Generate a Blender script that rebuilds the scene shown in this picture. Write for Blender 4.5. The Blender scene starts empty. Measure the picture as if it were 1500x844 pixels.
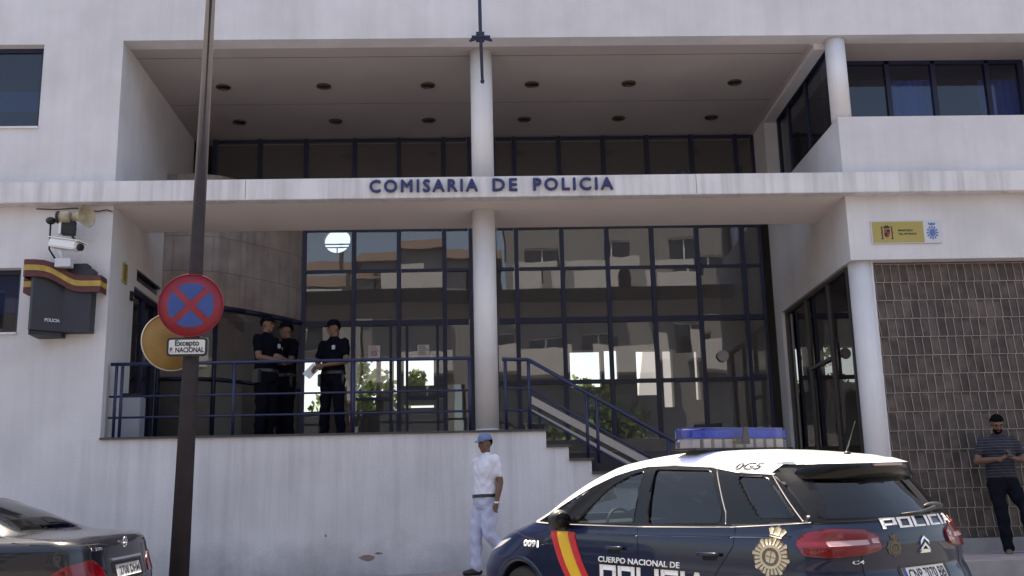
import bpy, bmesh, math, random
from mathutils import Vector, Matrix
from mathutils.geometry import tessellate_polygon
random.seed(4)
PI = math.pi
R = math.radians
sc = bpy.context.scene

# ------------------------------------------------------------------ camera, world, sun, exposure
cam_d = bpy.data.cameras.new('camera'); cam = bpy.data.objects.new('camera', cam_d); sc.collection.objects.link(cam); sc.camera = cam
cam_d.sensor_width = 36; cam_d.lens = 36 * 1631.05 / 1500; cam_d.clip_end = 2000; cam_d.clip_start = 0.1
p_, y_, r_ = .22326353, .0342682789, -.0230666756
cp, sp, cy, sy = math.cos(p_), math.sin(p_), math.cos(y_), math.sin(y_)
F_ = Vector((sy*cp, cy*cp, sp)); R_ = Vector((cy, -sy, 0)); U_ = R_.cross(F_)
R2 = math.cos(r_)*R_ + math.sin(r_)*U_; U2 = -math.sin(r_)*R_ + math.cos(r_)*U_
m = Matrix.Identity(4)
for i in range(3):
    m[i][0] = R2[i]; m[i][1] = U2[i]; m[i][2] = -F_[i]
cam.matrix_world = m
SUN_EL, SUN_AZ = 70, -14          # azimuth from +Y (behind the station), towards +X positive
w = bpy.data.worlds.new('World'); sc.world = w; w.use_nodes = True
nt = w.node_tree; bg = nt.nodes['Background']; sky = nt.nodes.new('ShaderNodeTexSky')
sky.sky_type = 'NISHITA'; sky.sun_disc = False; sky.sun_elevation = R(SUN_EL); sky.sun_rotation = R(SUN_AZ); sky.dust_density = 2.5; sky.air_density = 1.0; sky.ozone_density = 1.0
nt.links.new(sky.outputs[0], bg.inputs[0]); bg.inputs[1].default_value = 0.10
sd = bpy.data.lights.new('sun', 'SUN'); sun = bpy.data.objects.new('sun', sd); sc.collection.objects.link(sun)
sd.energy = 3.6; sd.angle = R(.5); sd.color = (1, .95, .88)
dirv = Vector((math.sin(R(SUN_AZ))*math.cos(R(SUN_EL)), math.cos(R(SUN_AZ))*math.cos(R(SUN_EL)), math.sin(R(SUN_EL))))
sun.rotation_euler = dirv.to_track_quat('Z', 'Y').to_euler()
vs = sc.view_settings
vs.view_transform = 'Standard'; vs.look = 'None'; vs.gamma = 1; vs.exposure = 2.02; vs.use_curve_mapping = False
vs.use_white_balance = True; vs.white_balance_temperature = 7600; vs.white_balance_tint = 10
sc.render.engine = 'CYCLES'

# ------------------------------------------------------------------ materials
def mat(name, col, rough=.6, metal=0, bump=0, bscale=20, var=0, vscale=3, spec=None, coat=0, streak=0, streakz=None, dirt=False, emit=0, stretch=(1,1,1), trans=0, alpha=None):
    M = bpy.data.materials.new(name); M.use_nodes = True; n = M.node_tree.nodes; l = M.node_tree.links
    b = n['Principled BSDF']; b.inputs['Base Color'].default_value = (*col, 1); b.inputs['Roughness'].default_value = rough; b.inputs['Metallic'].default_value = metal
    if spec is not None: b.inputs['Specular IOR Level'].default_value = spec
    if coat: b.inputs['Coat Weight'].default_value = coat; b.inputs['Coat Roughness'].default_value = .03
    if emit: b.inputs['Emission Color'].default_value = (*col, 1); b.inputs['Emission Strength'].default_value = emit
    if trans: b.inputs['Transmission Weight'].default_value = trans
    if var or bump or streak:
        tc = n.new('ShaderNodeTexCoord'); mp = n.new('ShaderNodeMapping'); mp.inputs['Scale'].default_value = stretch; l.new(tc.outputs['Object'], mp.inputs[0])
    cur = None
    if var:
        ns = n.new('ShaderNodeTexNoise'); ns.inputs['Scale'].default_value = vscale; ns.inputs['Detail'].default_value = 6; l.new(mp.outputs[0], ns.inputs[0])
        rp = n.new('ShaderNodeMapRange'); rp.inputs[1].default_value = .3; rp.inputs[2].default_value = .7; rp.inputs[3].default_value = 1-var; rp.inputs[4].default_value = 1+var*.5; l.new(ns.outputs[0], rp.inputs[0])
        mx = n.new('ShaderNodeVectorMath'); mx.operation = 'SCALE'; mx.inputs[0].default_value = col; l.new(rp.outputs[0], mx.inputs['Scale']); cur = mx.outputs[0]
    if streak:
        mp2 = n.new('ShaderNodeMapping'); mp2.inputs['Scale'].default_value = (5, 5, .22); l.new(tc.outputs['Object'], mp2.inputs[0])
        n2 = n.new('ShaderNodeTexNoise'); n2.inputs['Scale'].default_value = 1.6; n2.inputs['Detail'].default_value = 8; n2.inputs['Roughness'].default_value = .65; l.new(mp2.outputs[0], n2.inputs[0])
        r2 = n.new('ShaderNodeMapRange'); r2.inputs[1].default_value = .42; r2.inputs[2].default_value = .78; r2.inputs[3].default_value = 1; r2.inputs[4].default_value = 1-streak; l.new(n2.outputs[0], r2.inputs[0])
        if streakz is not None:
            sx = n.new('ShaderNodeSeparateXYZ'); l.new(tc.outputs['Object'], sx.inputs[0]); lt_ = n.new('ShaderNodeMapRange'); lt_.inputs[1].default_value = -.6; lt_.inputs[2].default_value = streakz; lt_.inputs[3].default_value = .45; lt_.inputs[4].default_value = 1; l.new(sx.outputs[2], lt_.inputs[0])
            gt = n.new('ShaderNodeMath'); gt.operation = 'LESS_THAN'; gt.inputs[1].default_value = streakz; l.new(sx.outputs[2], gt.inputs[0])
            ml = n.new('ShaderNodeMath'); ml.operation = 'MULTIPLY'; l.new(gt.outputs[0], ml.inputs[0]); lx = n.new('ShaderNodeMapRange'); lx.inputs[1].default_value = -6.2; lx.inputs[2].default_value = -4.8; l.new(sx.outputs[0], lx.inputs[0]); lm = n.new('ShaderNodeMath'); lm.operation = 'MULTIPLY'; l.new(lt_.outputs[0], lm.inputs[0]); l.new(lx.outputs[0], lm.inputs[1]); l.new(lm.outputs[0], ml.inputs[1]); mxx = n.new('ShaderNodeMath'); mxx.operation = 'MAXIMUM'; mxx.inputs[1].default_value = .28; l.new(ml.outputs[0], mxx.inputs[0])
            inv = n.new('ShaderNodeMath'); inv.operation = 'SUBTRACT'; inv.inputs[0].default_value = 1; l.new(r2.outputs[0], inv.inputs[1]); m3 = n.new('ShaderNodeMath'); m3.operation = 'MULTIPLY'; l.new(inv.outputs[0], m3.inputs[0]); l.new(mxx.outputs[0], m3.inputs[1])
            r2 = n.new('ShaderNodeMath'); r2.operation = 'SUBTRACT'; r2.inputs[0].default_value = 1; l.new(m3.outputs[0], r2.inputs[1])
        m2 = n.new('ShaderNodeVectorMath'); m2.operation = 'SCALE'; l.new(r2.outputs[0], m2.inputs['Scale'])
        if cur: l.new(cur, m2.inputs[0])
        else: m2.inputs[0].default_value = col
        cur = m2.outputs[0]
    if dirt: # splash dirt near the pavement and rain marks that have their own ragged shape
        sz = n.new('ShaderNodeSeparateXYZ'); l.new(tc.outputs['Object'], sz.inputs[0])
        n3 = n.new('ShaderNodeTexNoise'); n3.inputs['Scale'].default_value = 2.2; n3.inputs['Detail'].default_value = 9; n3.inputs['Roughness'].default_value = .7; l.new(tc.outputs['Object'], n3.inputs[0])
        a3 = n.new('ShaderNodeMath'); a3.operation = 'MULTIPLY_ADD'; a3.inputs[1].default_value = .9; l.new(n3.outputs[0], a3.inputs[0]); l.new(sz.outputs[2], a3.inputs[2])
        r3 = n.new('ShaderNodeMapRange'); r3.inputs[1].default_value = -.05; r3.inputs[2].default_value = .55; r3.inputs[3].default_value = .62; r3.inputs[4].default_value = 1; l.new(a3.outputs[0], r3.inputs[0])
        r4 = n.new('ShaderNodeMapRange'); r4.inputs[1].default_value = .66; r4.inputs[2].default_value = .74; r4.inputs[3].default_value = 1; r4.inputs[4].default_value = .84; l.new(n3.outputs[0], r4.inputs[0])
        p3 = n.new('ShaderNodeMath'); p3.operation = 'MULTIPLY'; l.new(r3.outputs[0], p3.inputs[0]); l.new(r4.outputs[0], p3.inputs[1])
        m5 = n.new('ShaderNodeVectorMath'); m5.operation = 'SCALE'; l.new(cur, m5.inputs[0]); l.new(p3.outputs[0], m5.inputs['Scale']); cur = m5.outputs[0]
    if cur: l.new(cur, b.inputs['Base Color'])
    if bump:
        nb = n.new('ShaderNodeTexNoise'); nb.inputs['Scale'].default_value = bscale; nb.inputs['Detail'].default_value = 5; l.new(mp.outputs[0], nb.inputs[0])
        bp = n.new('ShaderNodeBump'); bp.inputs['Strength'].default_value = bump; bp.inputs['Distance'].default_value = .02; l.new(nb.outputs[0], bp.inputs['Height']); l.new(bp.outputs[0], b.inputs['Normal'])
    return M

def glass_mat(name, tint, refl=1.6, base=.04, rough=0.0, gloss=(1,1,1), dust=0, dcol=(.4,.38,.38), wave=False):
    M = bpy.data.materials.new(name); M.use_nodes = True; n = M.node_tree.nodes; l = M.node_tree.links
    n.remove(n['Principled BSDF']); out = n['Material Output']
    t = n.new('ShaderNodeBsdfTransparent'); t.inputs[0].default_value = (*tint, 1)
    g = n.new('ShaderNodeBsdfGlossy'); g.inputs['Roughness'].default_value = rough; g.inputs[0].default_value = (*gloss, 1)
    if wave:
        tc = n.new('ShaderNodeTexCoord'); ns = n.new('ShaderNodeTexNoise'); ns.inputs['Scale'].default_value = 1.6; ns.inputs['Detail'].default_value = 1; l.new(tc.outputs['Object'], ns.inputs[0])
        bp = n.new('ShaderNodeBump'); bp.inputs['Strength'].default_value = .5; bp.inputs['Distance'].default_value = .0020; l.new(ns.outputs[0], bp.inputs['Height']); l.new(bp.outputs[0], g.inputs['Normal'])
    geo = n.new('ShaderNodeNewGeometry'); dt = n.new('ShaderNodeVectorMath'); dt.operation = 'DOT_PRODUCT'; l.new(geo.outputs['Normal'], dt.inputs[0]); l.new(geo.outputs['Incoming'], dt.inputs[1])
    ab = n.new('ShaderNodeMath'); ab.operation = 'ABSOLUTE'; l.new(dt.outputs['Value'], ab.inputs[0]); om = n.new('ShaderNodeMath'); om.operation = 'SUBTRACT'; om.inputs[0].default_value = 1; l.new(ab.outputs[0], om.inputs[1])
    pw = n.new('ShaderNodeMath'); pw.operation = 'POWER'; pw.inputs[1].default_value = 5; l.new(om.outputs[0], pw.inputs[0]); fr = n.new('ShaderNodeMath'); fr.operation = 'MULTIPLY_ADD'; fr.inputs[1].default_value = .955; fr.inputs[2].default_value = .045; l.new(pw.outputs[0], fr.inputs[0])
    mm = n.new('ShaderNodeMath'); mm.operation = 'MULTIPLY_ADD'; mm.use_clamp = True; mm.inputs[1].default_value = refl; mm.inputs[2].default_value = base; l.new(fr.outputs[0], mm.inputs[0])
    x = n.new('ShaderNodeMixShader'); l.new(mm.outputs[0], x.inputs[0])
    if dust:
        df = n.new('ShaderNodeBsdfDiffuse'); df.inputs[0].default_value = (*dcol, 1); x2 = n.new('ShaderNodeMixShader'); x2.inputs[0].default_value = dust; l.new(t.outputs[0], x2.inputs[1]); l.new(df.outputs[0], x2.inputs[2]); l.new(x2.outputs[0], x.inputs[1])
    else: l.new(t.outputs[0], x.inputs[1])
    l.new(g.outputs[0], x.inputs[2]); l.new(x.outputs[0], out.inputs[0])
    return M

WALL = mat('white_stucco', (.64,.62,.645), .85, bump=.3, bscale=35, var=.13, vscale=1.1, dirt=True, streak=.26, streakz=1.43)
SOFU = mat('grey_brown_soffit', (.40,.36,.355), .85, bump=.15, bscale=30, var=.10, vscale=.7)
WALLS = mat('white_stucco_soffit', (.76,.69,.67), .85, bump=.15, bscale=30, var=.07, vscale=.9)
CONC = mat('painted_column', (.69,.67,.69), .7, bump=.1, bscale=30, var=.06, vscale=2, streak=.10)
FASC = mat('canopy_render', (.69,.67,.69), .8, bump=.15, bscale=30, var=.10, vscale=1.5, streak=.36)
STONE = mat('brown_marble', (.31,.26,.245), .45, var=.3, vscale=2.5, streak=.35)
DSTONE = mat('dark_marble_dado', (.07,.062,.062), .3, var=.25, vscale=3)
GRAN = mat('dark_granite', (.05,.047,.05), .4, var=.3, vscale=30)
BLUE = mat('navy_metal_paint', (.010,.014,.050), .5)
BLUER = mat('navy_railing_paint', (.012,.018,.066), .4)
GLASS = glass_mat('solar_glass', (.72,.71,.68), 1.25, .04, dust=.14, wave=True, dcol=(.46,.42,.42))
GLASSB = glass_mat('dark_window_glass', (.50,.56,.70), .9, .0, dust=.02)
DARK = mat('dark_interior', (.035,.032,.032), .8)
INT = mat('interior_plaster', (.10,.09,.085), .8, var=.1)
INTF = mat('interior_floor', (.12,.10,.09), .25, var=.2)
def brick_mat():
    M = mat('brown_glazed_block', (.06,.045,.041), .5); n = M.node_tree.nodes; l = M.node_tree.links
    tc = n.new('ShaderNodeTexCoord'); sx = n.new('ShaderNodeSeparateXYZ'); cb_ = n.new('ShaderNodeCombineXYZ'); l.new(tc.outputs['Object'], sx.inputs[0]); l.new(sx.outputs[0], cb_.inputs[0]); l.new(sx.outputs[2], cb_.inputs[1])
    br = n.new('ShaderNodeTexBrick'); br.offset = 0; br.inputs['Color1'].default_value = (.040,.030,.028,1); br.inputs['Color2'].default_value = (.085,.066,.060,1); br.inputs['Mortar'].default_value = (.05,.04,.035,1); br.inputs['Scale'].default_value = 1; br.inputs['Mortar Size'].default_value = 0; br.inputs['Brick Width'].default_value = .118; br.inputs['Row Height'].default_value = .262; l.new(cb_.outputs[0], br.inputs[0])
    ns = n.new('ShaderNodeTexNoise'); ns.inputs['Scale'].default_value = 7; ns.inputs['Detail'].default_value = 8; l.new(tc.outputs['Object'], ns.inputs[0]); mr = n.new('ShaderNodeMapRange'); mr.inputs[1].default_value = .3; mr.inputs[2].default_value = .7; mr.inputs[3].default_value = .55; mr.inputs[4].default_value = 1.5; l.new(ns.outputs[0], mr.inputs[0])
    ml = n.new('ShaderNodeVectorMath'); ml.operation = 'SCALE'; l.new(br.outputs[0], ml.inputs[0]); l.new(mr.outputs[0], ml.inputs['Scale']); l.new(ml.outputs[0], n['Principled BSDF'].inputs['Base Color']); return M
BRICK = brick_mat()
JOINT = mat('pale_lattice_mortar', (.34,.28,.25), .8, var=.25, vscale=6)
ASPH = mat('asphalt', (.15,.14,.135), .9, var=.25, vscale=6, bump=.5, bscale=120)
PAVE = mat('pavement_slabs', (.30,.25,.25), .85, var=.2, vscale=3, bump=.3, bscale=60)
KERB = mat('kerb_stone', (.33,.31,.31), .8, var=.15, vscale=5)
PLINTH = mat('grey_plinth', (.30,.29,.30), .8, var=.2, vscale=4)
POSTM = mat('grey_painted_post', (.050,.043,.047), .85, spec=.05, var=.15, vscale=6, bump=.05, bscale=30)
BLACK = mat('black_plastic', (.012,.012,.013), .5)
RUBBER = mat('rubber', (.02,.02,.02), .8)
CHROME = mat('chrome', (.7,.7,.72), .15, metal=1)
ALU = mat('brushed_aluminium', (.42,.39,.38), .4, metal=.3)
WHITE = mat('white_plastic', (.75,.75,.76), .5)
CREAM = mat('aged_cream_plastic', (.42,.36,.25), .6, var=.25, vscale=12)
RED = mat('sign_red', (.24,.013,.026), .5, var=.12, vscale=10)
SBLUE = mat('sign_blue', (.024,.060,.24), .5, var=.12, vscale=10)
OCHRE = mat('ochre_sign_back', (.30,.185,.055), .6, var=.15, vscale=8)
YELLOW = mat('plaque_yellow', (.38,.31,.09), .45, var=.08)
PALEB = mat('plaque_pale', (.55,.56,.62), .45)
CRESTB = mat('crest_blue', (.08,.16,.40), .6)
CRESTR = mat('crest_red', (.35,.05,.04), .6)
FLAGR = mat('flag_maroon', (.10,.022,.022), .55, var=.25, vscale=8)
FLAGY = mat('flag_gold', (.45,.30,.06), .55, var=.25, vscale=8)
BOXM = mat('box_navy', (.022,.023,.036), .5, var=.2, vscale=4)
SKIN = mat('skin_tan', (.24,.115,.075), .55, var=.1, vscale=30)
SKIND = mat('skin_brown', (.15,.075,.05), .55, var=.1, vscale=30)
SHIRT = mat('white_cotton', (.68,.67,.76), .85, bump=.5, bscale=14, var=.05)
PANT = mat('pale_blue_cotton', (.48,.50,.66), .9, bump=.5, bscale=14, var=.12, vscale=8)
CAPM = mat('blue_cap_cloth', (.14,.20,.36), .9, var=.2, vscale=20)
NAVYC = mat('navy_uniform', (.005,.0055,.010), .95, spec=.05, bump=.4, bscale=14)
HAIR = mat('dark_hair', (.006,.005,.005), .95, spec=.05, bump=.6, bscale=60)
EYE = mat('eye_dark', (.01,.01,.01), .3)
LIP = mat('lip', (.20,.07,.06), .5)
JEAN = mat('dark_jeans', (.009,.010,.016), .95, spec=.05, bump=.4, bscale=14)
SHOEB = mat('brown_shoe', (.10,.075,.055), .7)
BELT = mat('belt_leather', (.02,.018,.018), .4)
PAPER = mat('white_paper', (.62,.60,.60), .8)
INK = mat('dark_ink', (.02,.02,.03), .6)
PINK = mat('pink_ink', (.45,.16,.16), .6)
NAVYCAR = mat('police_navy_paint', (.003,.008,.033), .35, spec=.2, coat=.5)
WHITECAR = mat('police_white_paint', (.80,.80,.82), .35, coat=.8)
BLKGLOSS = mat('gloss_black_trim', (.005,.005,.006), .22, spec=.28)
CARGLASS = glass_mat('car_glass', (.42,.47,.46), 1.0, .0)
CARGLASSD = glass_mat('privacy_glass', (.12,.13,.15), 1.0, .0)
SEDAN = mat('sedan_dark_paint', (.010,.011,.018), .25, metal=.1, spec=.3, coat=.7)
TAIL = mat('tail_lamp_red', (.15,.002,.006), .15, coat=.5)
TAILC = mat('tail_lamp_clear', (.40,.24,.26), .15, coat=.8)
SEAT = mat('seat_cloth', (.03,.03,.035), .9)
LENSB = glass_mat('light_bar_blue', (.12,.25,.80), 1.1, .03, .05, dust=.25, dcol=(.02,.07,.42))
LENSC = mat('light_bar_clear', (.42,.43,.46), .15, coat=1)
DECALW = mat('decal_white', (.82,.82,.84), .45)
DECALR = mat('decal_red', (.52,.012,.02), .4)
DECALY = mat('decal_yellow', (.72,.42,.02), .4)
GOLD = mat('crest_gold', (.52,.45,.33), .5)
GOLDD = mat('crest_dark_gold', (.12,.09,.05), .5)
ORANGE = mat('decal_orange', (.62,.16,.03), .5)
BARK = mat('bark', (.10,.07,.05), .9, bump=.6, bscale=20)
LEAF = mat('leaves', (.07,.13,.025), .6, var=.4, vscale=3)
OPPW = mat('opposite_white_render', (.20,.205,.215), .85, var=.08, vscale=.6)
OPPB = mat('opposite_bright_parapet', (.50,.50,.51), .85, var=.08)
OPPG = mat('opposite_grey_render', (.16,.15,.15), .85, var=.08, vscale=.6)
TILE = mat('roof_tiles', (.13,.09,.07), .85, var=.3, vscale=6)
def stripes():
    M = mat('striped_polo_cloth', (.02,.024,.05), .9); n = M.node_tree.nodes; l = M.node_tree.links
    tc = n.new('ShaderNodeTexCoord'); sx = n.new('ShaderNodeSeparateXYZ'); l.new(tc.outputs['Object'], sx.inputs[0])
    a = n.new('ShaderNodeMath'); a.operation = 'MULTIPLY'; a.inputs[1].default_value = 2*PI/.036; l.new(sx.outputs[2], a.inputs[0])
    s = n.new('ShaderNodeMath'); s.operation = 'SINE'; l.new(a.outputs[0], s.inputs[0])
    g = n.new('ShaderNodeMath'); g.operation = 'GREATER_THAN'; g.inputs[1].default_value = .72; l.new(s.outputs[0], g.inputs[0])
    mx = n.new('ShaderNodeMix'); mx.data_type = 'RGBA'; mx.inputs[6].default_value = (.014,.015,.026,1); mx.inputs[7].default_value = (.062,.063,.085,1); l.new(g.outputs[0], mx.inputs[0])
    l.new(mx.outputs[2], n['Principled BSDF'].inputs['Base Color']); return M
STRIPE = stripes()

# ------------------------------------------------------------------ helpers
def link(o, parent=None, M=None):
    sc.collection.objects.link(o)
    if parent is not None: o.parent = parent
    return o
def tag(o, label=None, cat=None, group=None, kind=None):
    if label: o['label'] = label
    if cat: o['category'] = cat
    if group: o['group'] = group
    if kind: o['kind'] = kind
    return o
def thing(name, label, cat, loc=(0,0,0), rz=0, group=None):
    o = bpy.data.objects.new(name, None); link(o); o.location = loc; o.rotation_euler = (0,0,rz); o.empty_display_size = .2
    return tag(o, label, cat, group)
def obj(name, bm, mats, parent=None, smooth=False, label=None):
    me = bpy.data.meshes.new(name); bmesh.ops.recalc_face_normals(bm, faces=bm.faces); bm.to_mesh(me); bm.free()
    for mm in (mats if isinstance(mats, (list, tuple)) else [mats]): me.materials.append(mm)
    if smooth: me.shade_smooth()
    o = bpy.data.objects.new(name, me); link(o, parent)
    if label: o['label'] = label
    return o
def struct(name, bm, mats): return tag(obj(name, bm, mats), kind='structure')
def BM(): return bmesh.new()
def box(bm, x0, x1, y0, y1, z0, z1, mi=0, bev=0, M=None):
    r = bmesh.ops.create_cube(bm, size=1); vs_ = r['verts']
    for v in vs_: v.co = Vector(((x0+x1)/2 + v.co.x*(x1-x0), (y0+y1)/2 + v.co.y*(y1-y0), (z0+z1)/2 + v.co.z*(z1-z0)))
    fs = {f for v in vs_ for f in v.link_faces}
    if bev:
        es = list({e for v in vs_ for e in v.link_edges}); rr = bmesh.ops.bevel(bm, geom=es, offset=bev, segments=2, affect='EDGES'); fs = set(rr['faces']) | {f for f in fs if f.is_valid}
        vs_ = list({v for f in fs for v in f.verts})
    for f in fs:
        if f.is_valid: f.material_index = mi
    if M is not None:
        for v in vs_: v.co = M @ v.co
    return vs_
def prism(bm, pts, axis, a, b, mi=0):
    def P(u, v, t): return {'x': (t,u,v), 'y': (u,t,v), 'z': (u,v,t)}[axis]
    A = [bm.verts.new(P(u,v,a)) for u, v in pts]; B = [bm.verts.new(P(u,v,b)) for u, v in pts]; n = len(pts); fs = []
    fs.append(bm.faces.new(A)); fs.append(bm.faces.new(B[::-1]))
    for i in range(n): fs.append(bm.faces.new((A[i], A[(i+1)%n], B[(i+1)%n], B[i])))
    for f in fs: f.material_index = mi
    return A+B
def tube(bm, pts, rad, n=12, mi=0, caps=True, sy=1.0):
    pts = [Vector(p) for p in pts]; rings = []
    for i, p in enumerate(pts):
        t = (pts[min(i+1, len(pts)-1)] - pts[max(i-1, 0)]).normalized()
        up = Vector((0,0,1)) if abs(t.z) < .95 else Vector((0,1,0))
        a = t.cross(up).normalized(); b = a.cross(t); r = rad[i] if isinstance(rad, (list,tuple)) else rad
        rings.append([bm.verts.new(p + (a*math.cos(k*2*PI/n) + b*math.sin(k*2*PI/n)*sy)*r) for k in range(n)])
    for A, B in zip(rings, rings[1:]):
        for k in range(n): f = bm.faces.new((A[k], A[(k+1)%n], B[(k+1)%n], B[k])); f.material_index = mi; f.smooth = True
    if caps:
        for q in (rings[0], rings[-1]): f = bm.faces.new(q); f.material_index = mi
def lathe(bm, prof, n=32, M=None, mi=0):
    rings = []
    for r, z in prof:
        rings.append([bm.verts.new((M or Matrix()) @ Vector((r*math.cos(k*2*PI/n), r*math.sin(k*2*PI/n), z))) for k in range(n)] if r > 1e-6 else [bm.verts.new((M or Matrix()) @ Vector((0,0,z)))])
    for A, B in zip(rings, rings[1:]):
        for k in range(n):
            a, b = A[k % len(A)], A[(k+1) % len(A)]; c, d = B[(k+1) % len(B)], B[k % len(B)]
            vs_ = []
            for v in (a,b,c,d):
                if v not in vs_: vs_.append(v)
            if len(vs_) > 2: f = bm.faces.new(vs_); f.material_index = mi; f.smooth = True
def wall_holes(bm, x0, x1, z0, z1, y0, y1, holes, axis='y'):
    xs = sorted({x0, x1, *[h[0] for h in holes], *[h[1] for h in holes]}); zs = sorted({z0, z1, *[h[2] for h in holes], *[h[3] for h in holes]})
    xs = [x for x in xs if x0 <= x <= x1]; zs = [z for z in zs if z0 <= z <= z1]
    solid = lambda i, j: 0 <= i < len(xs)-1 and 0 <= j < len(zs)-1 and not any(h[0] <= (xs[i]+xs[i+1])/2 <= h[1] and h[2] <= (zs[j]+zs[j+1])/2 <= h[3] for h in holes)
    cache = {}
    def V(x, y, z):
        k = (x,y,z)
        if k not in cache: cache[k] = bm.verts.new((x,y,z) if axis == 'y' else (y,x,z))
        return cache[k]
    for i in range(len(xs)-1):
        for j in range(len(zs)-1):
            if not solid(i,j): continue
            a, b, c, d = xs[i], xs[i+1], zs[j], zs[j+1]
            bm.faces.new((V(a,y0,c), V(b,y0,c), V(b,y0,d), V(a,y0,d))); bm.faces.new((V(a,y1,c), V(a,y1,d), V(b,y1,d), V(b,y1,c)))
            if not solid(i-1,j): bm.faces.new((V(a,y0,c), V(a,y0,d), V(a,y1,d), V(a,y1,c)))
            if not solid(i+1,j): bm.faces.new((V(b,y0,c), V(b,y1,c), V(b,y1,d), V(b,y0,d)))
            if not solid(i,j-1): bm.faces.new((V(a,y0,c), V(a,y1,c), V(b,y1,c), V(b,y0,c)))
            if not solid(i,j+1): bm.faces.new((V(a,y0,d), V(b,y0,d), V(b,y1,d), V(a,y1,d)))
def text_bm(body, size, extrude=0, bold=0, wide=1, align='CENTER', shear=0, gap=1.0):
    cu = bpy.data.curves.new('t', 'FONT'); cu.body = body; cu.size = size; cu.extrude = extrude; cu.offset = bold; cu.align_x = align; cu.align_y = 'CENTER'; cu.shear = shear; cu.space_character = gap; cu.resolution_u = 3
    o = bpy.data.objects.new('t', cu); sc.collection.objects.link(o); dg = bpy.context.evaluated_depsgraph_get(); me = bpy.data.meshes.new_from_object(o.evaluated_get(dg))
    bm = BM(); bm.from_mesh(me); bpy.data.objects.remove(o); bpy.data.curves.remove(cu); bpy.data.meshes.remove(me)
    for v in bm.verts: v.co.x *= wide
    return bm
def xform(bm, M):
    for v in bm.verts: v.co = M @ v.co
    return bm
def face_south(x, y, z): # text plane (x right, y up) -> facing -Y at point
    return Matrix(((1,0,0,x),(0,0,-1,y),(0,1,0,z),(0,0,0,1)))
def roundp(P, r=.03, n=4):
    out = []; N = len(P)
    for i in range(N):
        a, b, c = Vector(P[i-1]), Vector(P[i]), Vector(P[(i+1)%N]); u = (a-b); v = (c-b); ra = min(r, u.length*.4, v.length*.4); p = b+u.normalized()*ra; q = b+v.normalized()*ra
        for k in range(n+1): t = k/n; w_ = p*(1-t)**2+b*2*t*(1-t)+q*t*t; out.append((w_.x, w_.y))
    return out
def rect_tube(bm, p, q, wdt, dep, mi=0): # straight bar, square section
    tube(bm, [p, q], max(wdt, dep)*.7071, 4, mi)

# ------------------------------------------------------------------ ground
def road_z(y): return -1.0355 + .0662*(min(max(y, -40), 12.15)-8.13) if y > 6.5 else -1.143 - .004*(6.5-y)
def ground_strip(name, ys, zf, M, x0=-60, x1=60, nx=24):
    bm = BM(); rows = [[bm.verts.new((x0+(x1-x0)*i/nx, y, zf(x0+(x1-x0)*i/nx, y))) for i in range(nx+1)] for y in ys]
    for A, B in zip(rows, rows[1:]):
        for i in range(nx): bm.faces.new((A[i], A[i+1], B[i+1], B[i]))
    return struct(name, bm, M)
ground_strip('terrain', [-400, -8, -6, 0, 11, 13, 30, 60, 400], lambda x, y: -1.32 if y < 13 else -1.0, ASPH, -400, 400, 8)
ground_strip('road', [-4.6, -2, 0, 2, 4, 6, 6.5, 8, 10, 12.14], lambda x, y: road_z(y), ASPH)
bm = BM(); prism(bm, [(12.14,-1.2),(12.14,-.645),(12.155,-.625),(12.29,-.622),(12.29,-1.2)], 'x', -60, 60); struct('kerb', bm, KERB)
ground_strip('lower_pavement', [12.29, 13.3], lambda x, y: -.626+.05*(y-12.29), PAVE)
zt = lambda x, y: -.432 + .03*(y-13.3) + .0125*max(min(x, 12), -6)
bm = BM()
for i in range(12):
    xa = -12+2*i; xb = xa+2
    prism(bm, [(xa,-1.2),(xb,-1.2),(xb,zt(xb,13.3)+.004),(xa,zt(xa,13.3)+.004)], 'y', 13.3, 13.45)
struct('pavement_step', bm, KERB)
ground_strip('upper_pavement', [13.45, 15.35], zt, PAVE, -12, 12, 24)
ground_strip('far_pavement', [-8.2, -4.6], lambda x, y: -1.04, PAVE)

# ------------------------------------------------------------------ police station
GR = None
st = thing('police_station', 'white rendered police station with recessed glass entrance, canopy and terrace', 'building', (0,15,-.4))
def sp_(name, bm, mats, parent=None, smooth=False, label=None):
    o = obj(name, bm, mats, parent or st, smooth, label)
    if not parent: o.location = (0,-15,.4)
    return o
steps = [(.925+.3*k, .925+.3*(k+1), 1.43-.185*(k+1), 1.43) for k in range(10)]
bm = BM()
wall_holes(bm, -16, 16, -1.2, 9.6, 15, 15.3,
  [(-9.5,-6.12,5.85,7.10), (-9.5,-6.20,2.90,3.80), (-5,5.28,1.43,7.15), (5.28,8.62,5.87,7.15), (9.1,14,5.87,7.15), (5.28,12,-1.2,3.736), (3.925,5.28,-1.2,1.43)] + [(a,b,c,d) for a,b,c,d in steps])
sp_('front_wall', bm, WALL)
# side walls of the recess
bm = BM(); wall_holes(bm, 15.3, 19.1, -1.2, 9.6, -5.25, -5.0, [(16.1,17.5,1.43,3.78), (16.2,17.5,3.88,4.06)], axis='x'); sp_('side_wall', bm, WALL, label='left side wall of the recessed entrance')
bm = BM(); wall_holes(bm, 15.3, 19.1, -.6, 5.86, 5.28, 5.45, [(15.3,18.7,-.35,3.74)], axis='x'); sp_('side_wall', bm, WALL, label='right side wall of the recessed entrance')
bm = BM(); wall_holes(bm, 18.3, 19.1, 5.87, 7.15, 5.12, 5.45, [], axis='x'); box(bm, 5.12, 5.30, 15.3, 18.3, 7.06, 7.15); sp_('side_wall', bm, WALL, label='upper right side wall with beam')
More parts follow.
